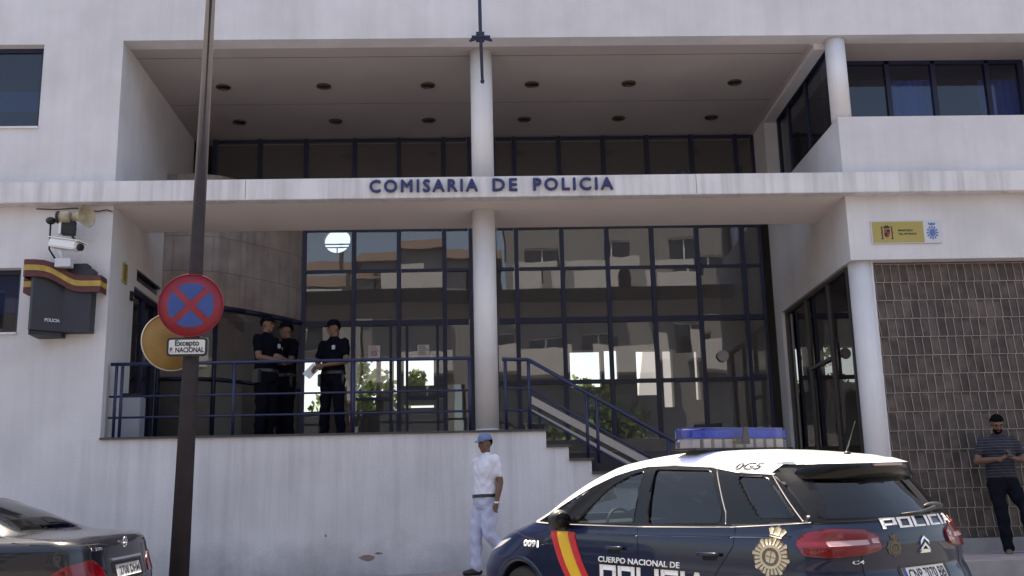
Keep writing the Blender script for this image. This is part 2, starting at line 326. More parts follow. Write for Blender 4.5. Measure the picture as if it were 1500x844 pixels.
# soffit slabs
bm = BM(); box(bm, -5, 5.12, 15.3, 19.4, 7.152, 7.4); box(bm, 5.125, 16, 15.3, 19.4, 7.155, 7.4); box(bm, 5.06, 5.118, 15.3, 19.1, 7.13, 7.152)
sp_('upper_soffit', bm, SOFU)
bm = BM(); box(bm, -16, 16, 14.8, 14.997, 4.665, 4.965, bev=.008); sp_('canopy_fascia', bm, FASC)
bm = BM(); box(bm, -4.997, 5.277, 14.998, 16.4, 4.672, 4.96); sp_('canopy_slab', bm, WALLS)
bm = BM(); box(bm, -4.99, 5.05, 15.62, 15.63, 7.1485, 7.153); box(bm, -4.99, 5.05, 17.45, 17.456, 7.1485, 7.153)
for x in (-9.0,-3.15, 3.12, 8.4): box(bm, x, x+.007, 14.7985, 14.802, 4.68, 4.955)
sp_('joint_lines', bm, mat('joint_shadow_gap', (.12,.11,.11), .9))
# roof + mass behind
bm = BM(); box(bm, -16, 16, 15.3, 24.3, 9.3, 9.5); box(bm, -16, -5.26, 24, 24.3, -1.2, 9.3); box(bm, 5.46, 16, 24, 24.3, -1.2, 9.3); box(bm, -16.0, -15.7, 15.3, 24, -1.2, 9.3); box(bm, 15.7, 16, 15.3, 24, -1.2, 9.3); sp_('roof', bm, WALL)
# terrace
bm = BM(); box(bm, -4.999, .921, 15.3, 16.4, 1.25, 1.425); box(bm, -4.999, 3.9, 16.4, 19.1, 1.25, 1.425); box(bm, 3.9, 5.279, 18.6, 19.1, 1.25, 1.425); sp_('terrace_floor', bm, DSTONE)
bm = BM(); box(bm, -5.0, .95, 14.965, 15.32, 1.428, 1.455)
sp_('terrace_coping', bm, GRAN)
bm = BM(); box(bm, .94, 3.88, 16.41, 16.5, -.6, 1.245); box(bm, 3.80, 3.88, 16.51, 18.6, -.6, 1.245); box(bm, 3.885, 5.27, 18.61, 18.7, -.6, 1.245); sp_('terrace_skirt', bm, mat('dark_stone_skirt', (.035,.033,.042), .5, var=.2))
random.seed(11); BARE = mat('bare_render', (.26,.20,.17), .95, bump=.8, bscale=60, var=.3, vscale=20)
for cx_, cz_, rx_, rz_ in ((-1.46,-.175,.11,.045),(-1.31,-.12,.05,.02),(-2.0,.12,.018,.022)):
    bm = BM(); prism(bm, [(cx_+rx_*math.cos(k*PI/9)*random.uniform(.7,1.1), cz_+rz_*math.sin(k*PI/9)*random.uniform(.6,1.1)) for k in range(18)], 'y', 14.9975, 15.05); sp_('chipped_plaster', bm, BARE)
# columns
def column(x, y, r, z0, z1, cap=True, label=None):
    bm = BM(); tube(bm, [(x,y,z0),(x,y,z1)], r, 36)
    if cap: lathe(bm, [(r,0),(r+.02,.005),(r+.02,.05),(r,.06)], 36, Matrix.Translation((x,y,z0)))
    return sp_('column', bm, CONC, smooth=False, label=label)
column(.145, 15.5, .165, 1.45, 4.671, label='central column below the canopy')
column(.145, 15.5, .162, 4.962, 7.15, False, label='central column above the canopy')
column(5.475, 15.22, .165, -.6, 3.74, label='ground floor corner column on the right')
column(5.40, 15.19, .145, 5.87, 7.15, False, label='upper corner column on the right')
bm = BM(); box(bm, 8.621, 9.099, 15.3, 15.95, 5.88, 7.15); sp_('pier', bm, WALL)
# stone drum over the lodge
K = [(-5.0,17.50),(-4.55,17.5),(-4.15,17.62),(-3.78,17.98),(-3.42,18.42),(-3.14,18.80),(-3.0,19.1)]
bm = BM(); prism(bm, K + [(-5.0,19.1)], 'z', 3.80, 5.98); sp_('stone_drum', bm, STONE)
bm = BM()
for z in (4.35, 4.93, 5.5):
    for a, b in zip(K, K[1:]): tube(bm, [(a[0],a[1]-.001,z),(b[0],b[1]-.001,z)], .0035, 4)
for i, (a, b) in enumerate(zip(K, K[1:])):
    for j, (z0, z1) in enumerate(((3.8,4.35),(4.35,4.93),(4.93,5.5),(5.5,5.98))):
        t = .35 if (i+j) % 2 else .8
        x = a[0]+(b[0]-a[0])*t; y = a[1]+(b[1]-a[1])*t
        tube(bm, [(x,y,z0),(x,y,z1)], .003, 4)
sp_('stone_joints', bm, mat('stone_joint', (.13,.11,.10), .8))
# lodge
lodge = BM()
for a, b in zip(K, K[1:]):
    tube(lodge, [(a[0],a[1],3.76),(b[0],b[1],3.76)], .045, 4)
    tube(lodge, [(a[0],a[1],2.60),(b[0],b[1],2.60)], .03, 4)
for k in (0,2,4,6): tube(lodge, [(K[k][0],K[k][1],1.43),(K[k][0],K[k][1],3.76)], .035, 4)
lf = sp_('lodge_frame', lodge, BLUE)
bm = BM()
for a, b in zip(K, K[1:]):
    bm.faces.new([bm.verts.new(q) for q in ((a[0],a[1]+.02,2.62),(b[0],b[1]+.02,2.62),(b[0],b[1]+.02,3.75),(a[0],a[1]+.02,3.75))])
sp_('lodge_glass', bm, GLASS)
bm = BM(); prism(bm, [(x+.0,y+.03) for x,y in K] + [(-4.9,19.08)], 'z', 1.43, 2.58); sp_('lodge_dado', bm, DSTONE)
# curtain wall
YG = 19.1
MX = [-4.62,-3.81,-2.99,-2.12,-1.33,-.53,-.07,.37,.745,1.555,2.36,3.16,3.97,4.78,5.10]
bm = BM()
for i, x in enumerate(MX):
    low = -3.01 < x
    wd = .026 if x in (-.07,.37,5.10) else .036
    box(bm, x-wd, x+wd, YG-.05, YG+.05, 1.43 if low else 5.99, 7.14)
segs = [(a+.05, b-.05) for a, b in zip(MX, MX[1:]) if b-a > .2]
for a, b in segs:
    zs = [(7.08,7.13,.035)]
    if a > -3.1:
        zs = [(7.08,7.13,.035),(5.40,5.45,.03),(4.655,4.705,.035),(3.70,3.79,.04)]
        zs += [(2.62,2.69,.03)] if a > .3 else [(1.43,1.5,.03)]
    for z0, z1, d in zs: box(bm, a-.006, b+.006, YG-d, YG+d, z0, z1)
for x in (-1.47, -1.19, -.66): box(bm, x-.022, x+.022, YG-.03, YG+.03, 1.5, 3.69)
box(bm, -2.07, -1.50, YG-.03, YG+.03, 2.40, 2.45); box(bm, -1.16, -.69, YG-.03, YG+.03, 2.40, 2.45)
sp_('curtain_wall_frame', bm, BLUE)
for a, b in zip(MX, MX[1:]):
    if b-a < .2: pass
    zz = [(1.44,2.65),(2.65,3.745),(3.745,4.68),(4.68,5.42),(5.42,7.1)] if a > -3.1 else [(5.99,7.1)]
    for z0, z1 in zz:
        bm = BM(); j = random.uniform(-.006,.006); k = random.uniform(-.007,.007)
        bm.faces.new([bm.verts.new(q) for q in ((a,YG+j,z0),(b,YG-j,z0),(b,YG-j+k,z1),(a,YG+j+k,z1))]); sp_('glass_pane', bm, GLASS)
# interior shell
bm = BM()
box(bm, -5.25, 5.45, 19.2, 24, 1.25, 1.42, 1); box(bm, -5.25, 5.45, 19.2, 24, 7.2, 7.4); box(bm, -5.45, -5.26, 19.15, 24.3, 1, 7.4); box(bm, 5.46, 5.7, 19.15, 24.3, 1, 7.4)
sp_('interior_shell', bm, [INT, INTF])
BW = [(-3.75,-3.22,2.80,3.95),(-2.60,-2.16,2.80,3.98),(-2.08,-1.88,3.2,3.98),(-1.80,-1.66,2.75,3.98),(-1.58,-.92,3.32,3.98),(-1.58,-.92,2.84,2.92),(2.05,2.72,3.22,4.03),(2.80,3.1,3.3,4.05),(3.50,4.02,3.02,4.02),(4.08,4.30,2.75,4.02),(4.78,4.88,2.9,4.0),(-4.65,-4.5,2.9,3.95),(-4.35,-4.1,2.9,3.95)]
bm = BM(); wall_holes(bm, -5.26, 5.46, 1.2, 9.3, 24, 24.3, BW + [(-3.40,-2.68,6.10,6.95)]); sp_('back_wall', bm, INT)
# porthole plate with round opening
bm = BM(); cx, cz, rr = -3.04, 6.60, .30
outer = [(-3.40,6.10),(-2.68,6.10),(-2.68,6.95),(-3.40,6.95)]
hole = [(cx+rr*math.cos(-k*2*PI/40), cz+rr*math.sin(-k*2*PI/40)) for k in range(40)]
tris = tessellate_polygon([[Vector((x,z,0)) for x,z in outer],[Vector((x,z,0)) for x,z in hole]]); al = outer+hole
vv = [bm.verts.new((x,24.02,z)) for x,z in al]
for t in tris: bm.faces.new([vv[i] for i in t])
r = bmesh.ops.extrude_face_region(bm, geom=bm.faces[:]); bmesh.ops.translate(bm, verts=[v for v in r['geom'] if isinstance(v, bmesh.types.BMVert)], vec=(0,.2,0))
sp_('porthole_surround', bm, INT)
bm = BM()
tube(bm, [(cx+.315*math.cos(k*2*PI/36),23.99,cz+.315*math.sin(k*2*PI/36)) for k in range(37)], .025, 8)
box(bm, cx-.30, cx+.30, 24.0, 24.04, cz-.10, cz-.075); box(bm, cx-.28, cx+.28, 24.0, 24.04, cz-.17, cz-.15); box(bm, cx-.012, cx+.012, 24.0, 24.04, cz-.30, cz-.17)
sp_('porthole_frame', bm, BLUE)
# side door in the left wall
bm = BM()
for y0, y1 in ((16.1,16.16),(16.76,16.82),(17.44,17.5)): box(bm, -5.12, -5.04, y0, y1, 1.43, 3.78)
box(bm, -5.12,-5.04,16.16,17.44,3.70,3.78); box(bm, -5.1,-5.02,16.2,17.5,3.88,3.90); box(bm, -5.1,-5.02,16.2,17.5,4.04,4.06)
d = sp_('door_frame', bm, BLUE)
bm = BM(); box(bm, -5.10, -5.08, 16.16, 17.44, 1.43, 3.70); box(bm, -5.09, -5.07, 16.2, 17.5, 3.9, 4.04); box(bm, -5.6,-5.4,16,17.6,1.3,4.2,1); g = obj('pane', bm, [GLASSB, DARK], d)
# right glazed entrance strip
bm = BM()
for y0, y1 in ((15.42,15.47),(16.35,16.41),(17.5,17.56),(18.62,18.7)): box(bm, 5.34, 5.42, y0, y1, -.3, 3.735)
box(bm, 5.34, 5.42, 16.41, 17.5, 2.55, 2.6); box(bm, 5.33,5.43,15.47,18.62,3.69,3.735)
d = sp_('entrance_strip_frame', bm, mat('bronze_frame', (.06,.05,.05), .5))
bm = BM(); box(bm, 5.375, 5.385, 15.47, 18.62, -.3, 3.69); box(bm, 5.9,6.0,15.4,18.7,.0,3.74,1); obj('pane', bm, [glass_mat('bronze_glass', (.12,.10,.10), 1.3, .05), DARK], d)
# lattice block wall
bm = BM(); box(bm, 5.63, 12.0, 15.20, 15.35, -.10, 3.735); gw = sp_('block_wall', bm, BRICK)
bm = BM(); rowh = .262; cw = .118; nr = int(3.83/rowh)+1
random.seed(2)
for j in range(nr+1):
    z = 3.71 - j*rowh
    if z < -.1: break
    box(bm, 5.64, 11.9, 15.186, 15.1985, z-.004, z+.004)
    nn = int(4.2/cw)
    for i in range(nn):
        x = 5.66 + i*cw; lean = .020+random.uniform(-.006,.006)
        zb = max(z-rowh, -.09)
        A = [bm.verts.new(q) for q in ((x-.0038,15.189,z-.005),(x+.0038,15.189,z-.005),(x+.0038+lean,15.189,zb+.005),(x-.0038+lean,15.189,zb+.005))]
        B = [bm.verts.new(v.co+Vector((0,.010,0))) for v in A]
        bm.faces.new(A)
        for k in range(4): bm.faces.new((A[k],B[k],B[(k+1)%4],A[(k+1)%4]))
obj('lattice_joints', bm, JOINT, gw)
bm = BM(); box(bm, 5.58, 5.628, 15.12, 15.30, -.3, 3.735); sp_('wall_trim', bm, CONC)
bm = BM(); box(bm, 5.60, 12, 15.08, 15.36, -1.2, -.102, bev=.01); sp_('plinth', bm, PLINTH)
# upper loggia windows
bm = BM(); 
for x in (5.62,6.45,7.17,8.02,8.55): box(bm, x-.035, x+.035, 15.93, 16.02, 5.5, 7.15)
box(bm, 5.655, 8.515, 15.93, 16.02, 7.10, 7.15); box(bm, 5.655, 8.515, 15.94, 16.01, 5.86, 5.92)
wf = sp_('window_frame', bm, BLUE, label='blue frame of the upper right window band')
bm = BM(); box(bm, 5.655, 8.515, 15.97, 15.98, 5.92, 7.10); obj('pane', bm, GLASSB, wf)
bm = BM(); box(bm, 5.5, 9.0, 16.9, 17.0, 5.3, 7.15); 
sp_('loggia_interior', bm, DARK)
bm = BM()
for x0 in (6.48,6.72,6.95,7.95,8.2,8.42): prism(bm, [(x0,16.10),(x0+.06,16.15),(x0+.12,16.11),(x0+.18,16.15),(x0+.235,16.10),(x0+.235,16.17),(x0,16.17)], 'z', 5.6, 6.90)
sp_('curtain', bm, mat('blue_curtain', (.12,.36,.85), .9, streak=.3))
bm = BM()
for y in (15.45,16.6,17.6,18.25): box(bm, 5.34, 5.40, y-.03, y+.03, 5.86, 7.15)
box(bm, 5.34,5.40,15.48,18.22,7.09,7.15); wf = sp_('window_frame', bm, BLUE, label='blue frame of the upper side window')
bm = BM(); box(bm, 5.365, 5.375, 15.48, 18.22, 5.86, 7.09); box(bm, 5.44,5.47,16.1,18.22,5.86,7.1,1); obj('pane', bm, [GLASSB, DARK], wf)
bm = BM(); box(bm, 5.29, 8.7, 15.31, 16.6, 5.7, 5.86); sp_('loggia_floor', bm, PLINTH)
# left windows
for z0, z1, xr_, lab in ((5.85,7.10,-6.12,'upper left window'),(2.90,3.80,-6.20,'lower left window')):
    bm = BM()
    for x in (-9.46,-8.4,-7.3,xr_-.04): box(bm, x-.04, x+.04, 15.14, 15.20, z0, z1)
    box(bm, -9.42, xr_-.08, 15.14, 15.20, z1-.06, z1); box(bm, -9.42, xr_-.08, 15.14, 15.20, z0, z0+.05)
    f = sp_('window_frame', bm, BLUE, label='blue frame of the '+lab)
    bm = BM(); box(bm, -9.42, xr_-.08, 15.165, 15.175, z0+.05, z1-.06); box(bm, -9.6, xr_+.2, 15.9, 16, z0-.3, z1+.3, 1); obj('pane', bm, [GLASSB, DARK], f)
    bm = BM(); box(bm, -9.42, xr_-.1, 15.24, 15.27, z0+.32, z0+.62 if z0 > 5 else z0+.85); obj('blind', bm, mat('blind_blue', (.05,.10,.20), .8), f)
    bm = BM(); box(bm, -9.55, xr_+.0, 14.97, 15.14, z0-.03, z0-.002); obj('sill', bm, CONC, f)
# downlights
for row, (y, xs) in enumerate(((16.70,[-3.95,-2.36,-.70,.97,2.53,4.25]), (18.22,[-4.01,-2.36,-.75,.905,2.55,4.18]))):
    for k, x in enumerate(xs):
        t = thing('downlight', 'recessed dark downlight in the upper soffit, %s row, %s' % (('front','back')[row], ('first from the left','second from the left','just left of the column','just right of the column','second from the right','first from the right')[k]), 'ceiling light', (x,y,7.13), 0, 'recessed downlights in the upper soffit')
        bm = BM(); lathe(bm, [(.085,.02),(.115,.02),(.115,0),(.085,-.004),(.085,.02)], 24); obj('rim', bm, mat('downlight_brass', (.10,.075,.05), .4, metal=.6) if not bpy.data.materials.get('downlight_brass') else bpy.data.materials['downlight_brass'], t)
        bm = BM(); lathe(bm, [(0,.018),(.085,.018)], 24); obj('lamp_recess', bm, BLACK, t)
# lettering
sg = thing('sign_lettering', 'navy raised letters reading COMISARIA DE POLICIA along the white canopy', 'sign', (.2,14.79,4.83))
for wd, x0, x1 in (('COMISARIA',-1.437,.066),('DE',.266,.614),('POLICIA',.833,1.952)):
    bm = BM()
    for i_, (dx_, dz_) in enumerate(((0,0),(.007,.001),(-.007,-.001),(0,.006),(0,-.006))):
        tb_ = text_bm(wd, .235, .014, 0, 1, 'LEFT', gap=1.30); xform(tb_, Matrix.Translation((dx_,dz_,-.0008*i_))); me_ = bpy.data.meshes.new('t'); tb_.to_mesh(me_); tb_.free(); bm.from_mesh(me_); bpy.data.meshes.remove(me_)
    a = min(v.co.x for v in bm.verts); b = max(v.co.x for v in bm.verts); za = min(v.co.y for v in bm.verts); zb = max(v.co.y for v in bm.verts)
    for v in bm.verts: v.co.x = (v.co.x-a)/(b-a)*(x1-x0)+x0-.2; v.co.y = ((v.co.y-za)/(zb-za)-.5)*.185
    xform(bm, face_south(0,-.02,0)); obj('word', bm, mat('letter_navy_'+wd, (.020,.028,.12), .5), sg, label='the word '+wd)
# railings
def rail_obj(name, segs_, r, M): 
    bm = BM()
    for a, b in segs_: tube(bm, [a,b], r, 10)
    return bm
ra = thing('terrace_railing', 'blue tubular railing along the terrace edge left of the central column', 'railing', (-2.5,15.15,1.43))
def rpart(name, s, r, M=BLUER, parent=None): 
    o = obj(name, rail_obj(name, s, r, M), M, parent or ra); o.location = -Vector((parent or ra).location); return o
for z, nm, r in ((2.462,'top_rail',.024),(2.02,'mid_rail',.015),(1.735,'mid_rail',.015)): rpart(nm, [((-4.96,15.15,z),(-.06,15.15,z))], r)
for x in (-4.88,-4.80,-3.29,-1.68,-.09): rpart('post', [((x,15.15,1.455),(x,15.15,2.462))], .022)
rb = thing('stair_railing', 'blue tubular railing that runs down beside the entrance stairs', 'railing', (1.5,15.15,1.43))
sl = -.592
for off, nm, r in ((0,'handrail',.026),(-.40,'mid_rail',.015),(-.70,'mid_rail',.015)):
    rpart(nm, [((.36,15.15,2.44+off),(.72,15.15,2.425+off)),((.72,15.15,2.425+off),(4.0,15.15,2.425+off+sl*3.28))], r, parent=rb)
for x in (.40,.72,1.50,1.64,2.6,3.5):
    zt_ = 2.43 if x < .8 else 2.425+sl*(x-.72)
    rpart('post', [((x,15.15,1.0 if x>.9 else 1.455),(x,15.15,zt_))] if x<1.7 else [((x,15.15,zt_-1.25),(x,15.15,zt_))], .022, parent=rb)
# stairs
stt = thing('entrance_stairs', 'dark granite stairs going down to the right from the terrace', 'stairs', (2.4,15.7,-.4))
bm = BM(); bm2 = BM()
for k in range(10):
    a = .925+.3*k; z = 1.43-.185*(k+1)
    box(bm, a-.0, a+.30, 15.302, 16.39, z-.30, z-.036); box(bm2, a+.001, a+.33, 14.965, 16.39, z-.035, z)
for b_, nm, M in ((bm,'flight',GRAN),(bm2,'tread',GRAN)):
    o = obj(nm, b_, M, stt); o.location = -Vector(stt.location)
bm = BM(); prism(bm, [(.92,1.24),(3.93,-.62),(3.93,-.9),(.92,.8)], 'y', 16.395, 16.5); o = obj('stringer', bm, DSTONE, stt); o.location = -Vector(stt.location)
lt = thing('stair_lift_track', 'sloping pair of pale aluminium rails of a stair lift beside the stairs', 'stair lift', (1.6,15.95,1.3))
s2 = -.565
for off, hh in ((0,.115),(-.19,.05)):
    bm = BM(); prism(bm, [(.79,2.02+off),(3.9,2.02+off+s2*3.11),(3.9,2.02-hh+off+s2*3.11),(.79,2.02-hh+off)], 'y', 15.9, 15.96); o = obj('track', bm, ALU, lt); o.location = -Vector(lt.location)
bm = BM()
for x in (.9,1.7,2.5,3.3): box(bm, x-.02, x+.02, 15.965, 15.99, .9+s2*(x-.8), 2.0+s2*(x-.79))
o = obj('support', bm, BLUE, lt); o.location = -Vector(lt.location)

# ------------------------------------------------------------------ people
def remesh(bm, vox, smooth=2):
    me = bpy.data.meshes.new('r'); bmesh.ops.recalc_face_normals(bm, faces=bm.faces); bm.to_mesh(me); bm.free()
    o = bpy.data.objects.new('r', me); sc.collection.objects.link(o)
    md = o.modifiers.new('r', 'REMESH'); md.mode = 'VOXEL'; md.voxel_size = vox
    dg = bpy.context.evaluated_depsgraph_get(); m2 = bpy.data.meshes.new_from_object(o.evaluated_get(dg))
    b = BM(); b.from_mesh(m2); bpy.data.objects.remove(o); bpy.data.meshes.remove(me); bpy.data.meshes.remove(m2)
    for i in range(smooth): bmesh.ops.smooth_vert(b, verts=b.verts, factor=.5, use_axis_x=True, use_axis_y=True, use_axis_z=True)
    return b
def ball(bm, c, rx, ry, rz, M=None, n=14):
    r = bmesh.ops.create_uvsphere(bm, u_segments=n*2, v_segments=n, radius=1)
    for v in r['verts']:
        q = Vector((v.co.x*rx, v.co.y*ry, v.co.z*rz)); v.co = Vector(c) + (M @ q if M is not None else q)
def limb(bm, pr_, n=14):
    P = [Vector(p) for p, r in pr_]; Rr = [r for p, r in pr_]
    tube(bm, P, Rr, n)
    for p, r in ((P[0],Rr[0]),(P[-1],Rr[-1])): ball(bm, p, r, r, r, n=7)
    for p, r in zip(P[1:-1], Rr[1:-1]): ball(bm, p, r*.98, r*.98, r*.98, n=7)
def sections(bm, secs, n=24): # (x,y,z,rx,ry,ang)
    rings = []
    for x, y, z, rx, ry, a in secs:
        rings.append([bm.verts.new((x+rx*math.cos(t)*math.cos(a)-ry*math.sin(t)*math.sin(a), y+rx*math.cos(t)*math.sin(a)+ry*math.sin(t)*math.cos(a), z)) for t in [k*2*PI/n for k in range(n)]])
    for A, B in zip(rings, rings[1:]):
        for k in range(n): bm.faces.new((A[k],A[(k+1)%n],B[(k+1)%n],B[k]))
    bm.faces.new(rings[0]); bm.faces.new(rings[-1])
def hand(bm, w, d, side, curl=.5, s=1):
    w = Vector(w); d = Vector(d).normalized(); side = Vector(side); side = (side - d*side.dot(d)).normalized(); nrm = d.cross(side)
    Mx = Matrix((side, nrm, d)).transposed()
    ball(bm, w+d*.045*s, .040*s, .017*s, .052*s, Mx, 8); limb(bm, [(w-d*.03,.026*s),(w+d*.02,.027*s)], 10)
    for i, (o_, L) in enumerate(((-.030,.062),(-.010,.075),(.010,.070),(.029,.055))):
        p = w+d*.082*s+side*o_*s; dd = d; pts = [(w+d*.05*s+side*o_*.8*s, .010*s), (p, .0095*s)]
        for k in range(3):
            ang = curl*(k+.6)*.8; dv = d*math.cos(ang)+nrm*math.sin(ang); p = p+dv*L/3*s; pts.append((p, (.009-.0008*k)*s))
        limb(bm, pts, 8)
    limb(bm, [(w+d*.02*s-side*.025*s,.013*s),(w+d*.055*s-side*.052*s+nrm*.012*s,.011*s),(w+d*.088*s-side*.055*s+nrm*.028*s,.009*s)], 8)
def human(label, loc, rz, J, skin, top, legs, shoe, H=1.0, hat=None, hair=True, beard=False, extras=None, group=None, top_name='shirt', belt=True, vox=.0085, girth=1.0, sleeve=.62, wr=None):
    t = thing('person', label, 'person', loc, rz, group); t.scale = (H,H,H)
    V = lambda k: Vector(J[k]); g = girth
    hz = J['head']; yaw, pit = J.get('look', (0,0)); HM = Matrix.Rotation(yaw, 3, 'Z') @ Matrix.Rotation(pit, 3, 'X'); hc = V('head')
    b = BM()
    def torso(b, k, e=0, zlo=-1, zhi=9):
        pv, ch, nk = V('pelvis'), V('chest'), V('neck'); a = J.get('twist', 0)
        S = []
        for f, rx, ry in ((-.10,.135,.105),(0,.165,.125),(.3,.155,.118),(.55,.152,.112),(.8,.172,.122),(1,.182,.125)):
            p = pv.lerp(ch, f); S.append((p.x,p.y,p.z,rx*g*k+e,ry*g*k+e,a))
        for f, rx, ry in ((.45,.165,.105),(.8,.10,.075),(1.0,.062,.058)):
            p = ch.lerp(nk, f); S.append((p.x,p.y,p.z,rx*k+e,ry*k+e,a))
        sections(b, [s for s in S if zlo <= s[2] <= zhi])
    torso(b, .94)
    limb(b, [(V('neck')-Vector((0,0,.05)),.055),(hc-HM@Vector((0,-.012,.07)),.05)])
    ball(b, hc+HM@Vector((0,.012,.018)), .073, .092, .098, HM); ball(b, hc+HM@Vector((0,-.028,-.048)), .052, .056, .062, HM)
    ball(b, hc+HM@Vector((0,-.072,.028)), .050, .022, .022, HM, 8)
    limb(b, [(hc+HM@Vector((0,-.080,.020)),.008),(hc+HM@Vector((0,-.103,-.018)),.0135),(hc+HM@Vector((0,-.088,-.026)),.014)], 8)
    for s in (-1,1):
        ball(b, hc+HM@Vector((s*.075,.010,-.002)), .009, .020, .032, HM, 8); ball(b, hc+HM@Vector((s*.034,-.062,-.022)), .024, .022, .026, HM, 8)
    ball(b, hc+HM@Vector((0,-.076,-.058)), .026, .012, .011, HM, 8); ball(b, hc+HM@Vector((0,-.066,-.092)), .022, .018, .016, HM, 8)
    for s in 'LR':
        sh, el, wr_ = V('sh'+s), V('el'+s), V('wr'+s)
        limb(b, [(sh,.054*g),(sh.lerp(el,.5),.048*g),(sh.lerp(el,.85),.043*g),(el,.041),(el.lerp(wr_,.3),.042),(el.lerp(wr_,.7),.033),(wr_,.027)])
        d = (wr_-el).normalized() if 'hd'+s not in J else V('hd'+s); hand(b, wr_, d, J.get('hs'+s, (0,1,0)), J.get('curl',.5))
        hp, kn, an = V('hp'+s), V('kn'+s), V('an'+s)
        limb(b, [(hp,.085*g),(hp.lerp(kn,.5),.072*g),(kn,.052),(kn.lerp(an,.3),.055),(an,.036)])
        limb(b, [(an,.036),(V('to'+s),.03)])
    obj('body', remesh(b, vox, 2), skin, t, True)
    # shirt
    b = BM(); pv = V('pelvis'); torso(b, 1.04, .008, pv.z-.02 if J.get('tuck',1) else -1)
    for s in 'LR':
        sh, el = V('sh'+s), V('el'+s); q = sh.lerp(el, sleeve); limb(b, [(sh+Vector((0,0,-.012)),.066*g),(sh.lerp(el,sleeve*.6),.063*g),(q,.060*g)])
        if sleeve >= 1: limb(b, [(el,.052),(el.lerp(V('wr'+s),.92),.040)])
        ch = V('chest'); limb(b, [(sh,.064*g),(ch.lerp(sh,.5)+Vector((0,0,.012)),.07)])
    limb(b, [(V('chest').lerp(V('neck'),.75),.068),(V('neck')+Vector((0,0,-.012)),.062)])
    b = remesh(b, .014, 2)
    for v in b.verts: v.co += v.normal*(.006*math.sin(v.co.z*46+3*math.sin(v.co.x*17))*math.sin(v.co.x*23+v.co.y*31))
    obj(top_name, b, top, t, True)
    b = BM(); p = V('neck'); a = J.get('twist',0); 
    lathe(b, [(.060,-.035),(.068,0),(.064,.012),(.058,0)], 24, Matrix.Translation(p+Vector((0,-.004,-.012))) @ Matrix.Rotation(.25,4,'X')); obj('collar', b, top, t, True)
    # trousers
    b = BM(); a = J.get('twist',0)
    sections(b, [(pv.x,pv.y,pv.z+.03,.168*g,.130*g,a),(pv.x,pv.y,pv.z-.06,.178*g,.135*g,a),(pv.x,pv.y,pv.z-.13,.165*g,.12*g,a)])
    for s in 'LR':
        hp, kn, an = V('hp'+s), V('kn'+s), V('an'+s); limb(b, [(hp,.098*g),(hp.lerp(kn,.5),.088*g),(kn,.072*g),(kn.lerp(an,.4),.070*g),(an.lerp(kn,.05),.063*g)])
    b = remesh(b, .014, 2)
    for v in b.verts: v.co += v.normal*(.008*math.sin(v.co.z*38+4*math.sin(v.co.x*13))*math.sin(v.co.y*21+v.co.x*17))
    obj('trousers', b, legs, t, True)
    if belt:
        b = BM(); S = [(pv.x,pv.y,pv.z+dz,.181*g,.141*g,a) for dz in (.005,.045)]; sections(b, S); obj('belt', b, BELT, t)
    for s in 'LR':
        an, to = V('an'+s), V('to'+s); b = BM(); d = (to-an); f = Vector((d.x,d.y,0)).normalized(); heel = an-f*.045+Vector((0,0,-.035)); 
        limb(b, [(heel,.040),(an+f*.03+Vector((0,0,-.03)),.045),(to+f*.0,.040),(to+f*.045+Vector((0,0,-.004)),.034)]); b = remesh(b, .012, 1)
        zmin = min(an.z, to.z)-.075
        for v in b.verts: v.co.z = max(v.co.z, zmin) if J.get('flat',1) else v.co.z
        obj('shoe', b, shoe, t, True)
    if hair:
        b = BM(); ball(b, hc+HM@Vector((0,.020,.030)), .083, .095, .093, HM, 22)
        for v in list(b.verts):
            q = HM.transposed() @ (v.co-hc)
            if q.z < .048-.9*max(0,q.y+.02) and q.y < .05 or q.z < -.045: v.co = hc + HM @ Vector((q.x*.86, q.y*.80+.012, max(q.z,-.05)))
        for v in b.verts: v.co += (v.co-hc).normalized()*.0025*math.sin(v.co.x*210)*math.sin(v.co.y*190+v.co.z*160)
        obj('hair', b, HAIR, t, True)
    if beard:
        b = BM(); ball(b, hc+HM@Vector((0,-.034,-.066)), .056, .058, .052, HM); obj('beard', b, HAIR, t, True)
    for s in (-1,1):
        b = BM(); ball(b, hc+HM@Vector((s*.030,-.0835,.010)), .011, .006, .006, HM, 6); obj('eye', b, EYE, t, True)
        b = BM(); ball(b, hc+HM@Vector((s*.031,-.091,.033)), .018, .005, .004, HM, 6); obj('eyebrow', b, HAIR, t, True)
    b = BM(); ball(b, hc+HM@Vector((0,-.0875,-.058)), .021, .004, .005, HM, 6); obj('mouth', b, LIP, t, True)
    if hat:
        b = BM(); HM4 = Matrix.Translation(hc) @ HM.to_4x4()
        lathe(b, [(0,.132),(.03,.130),(.06,.118),(.080,.088),(.087,.055),(.088,.040),(.084,.040)], 28, HM4 @ Matrix.Translation((0,.008,0)) @ Matrix.Scale(1.12,4,(0,1,0)))
        # visor
        n = 12; top_ = []; 
        for i in range(n+1):
            a_ = -PI+PI*i/n; top_.append((.078*math.cos(a_), -.05+.105*math.sin(a_)))
        A = [b.verts.new(HM4 @ Vector((x,y,.047-.16*max(0,-(y+.06))))) for x,y in top_]; B = [b.verts.new(HM4 @ Vector((x,y,.040-.16*max(0,-(y+.06))))) for x,y in top_]
        b.faces.new(A); b.faces.new(B[::-1])
        for i in range(n): b.faces.new((A[i],A[i+1],B[i+1],B[i]))
        obj('cap', b, hat, t, True)
    if extras: extras(t)
    return t
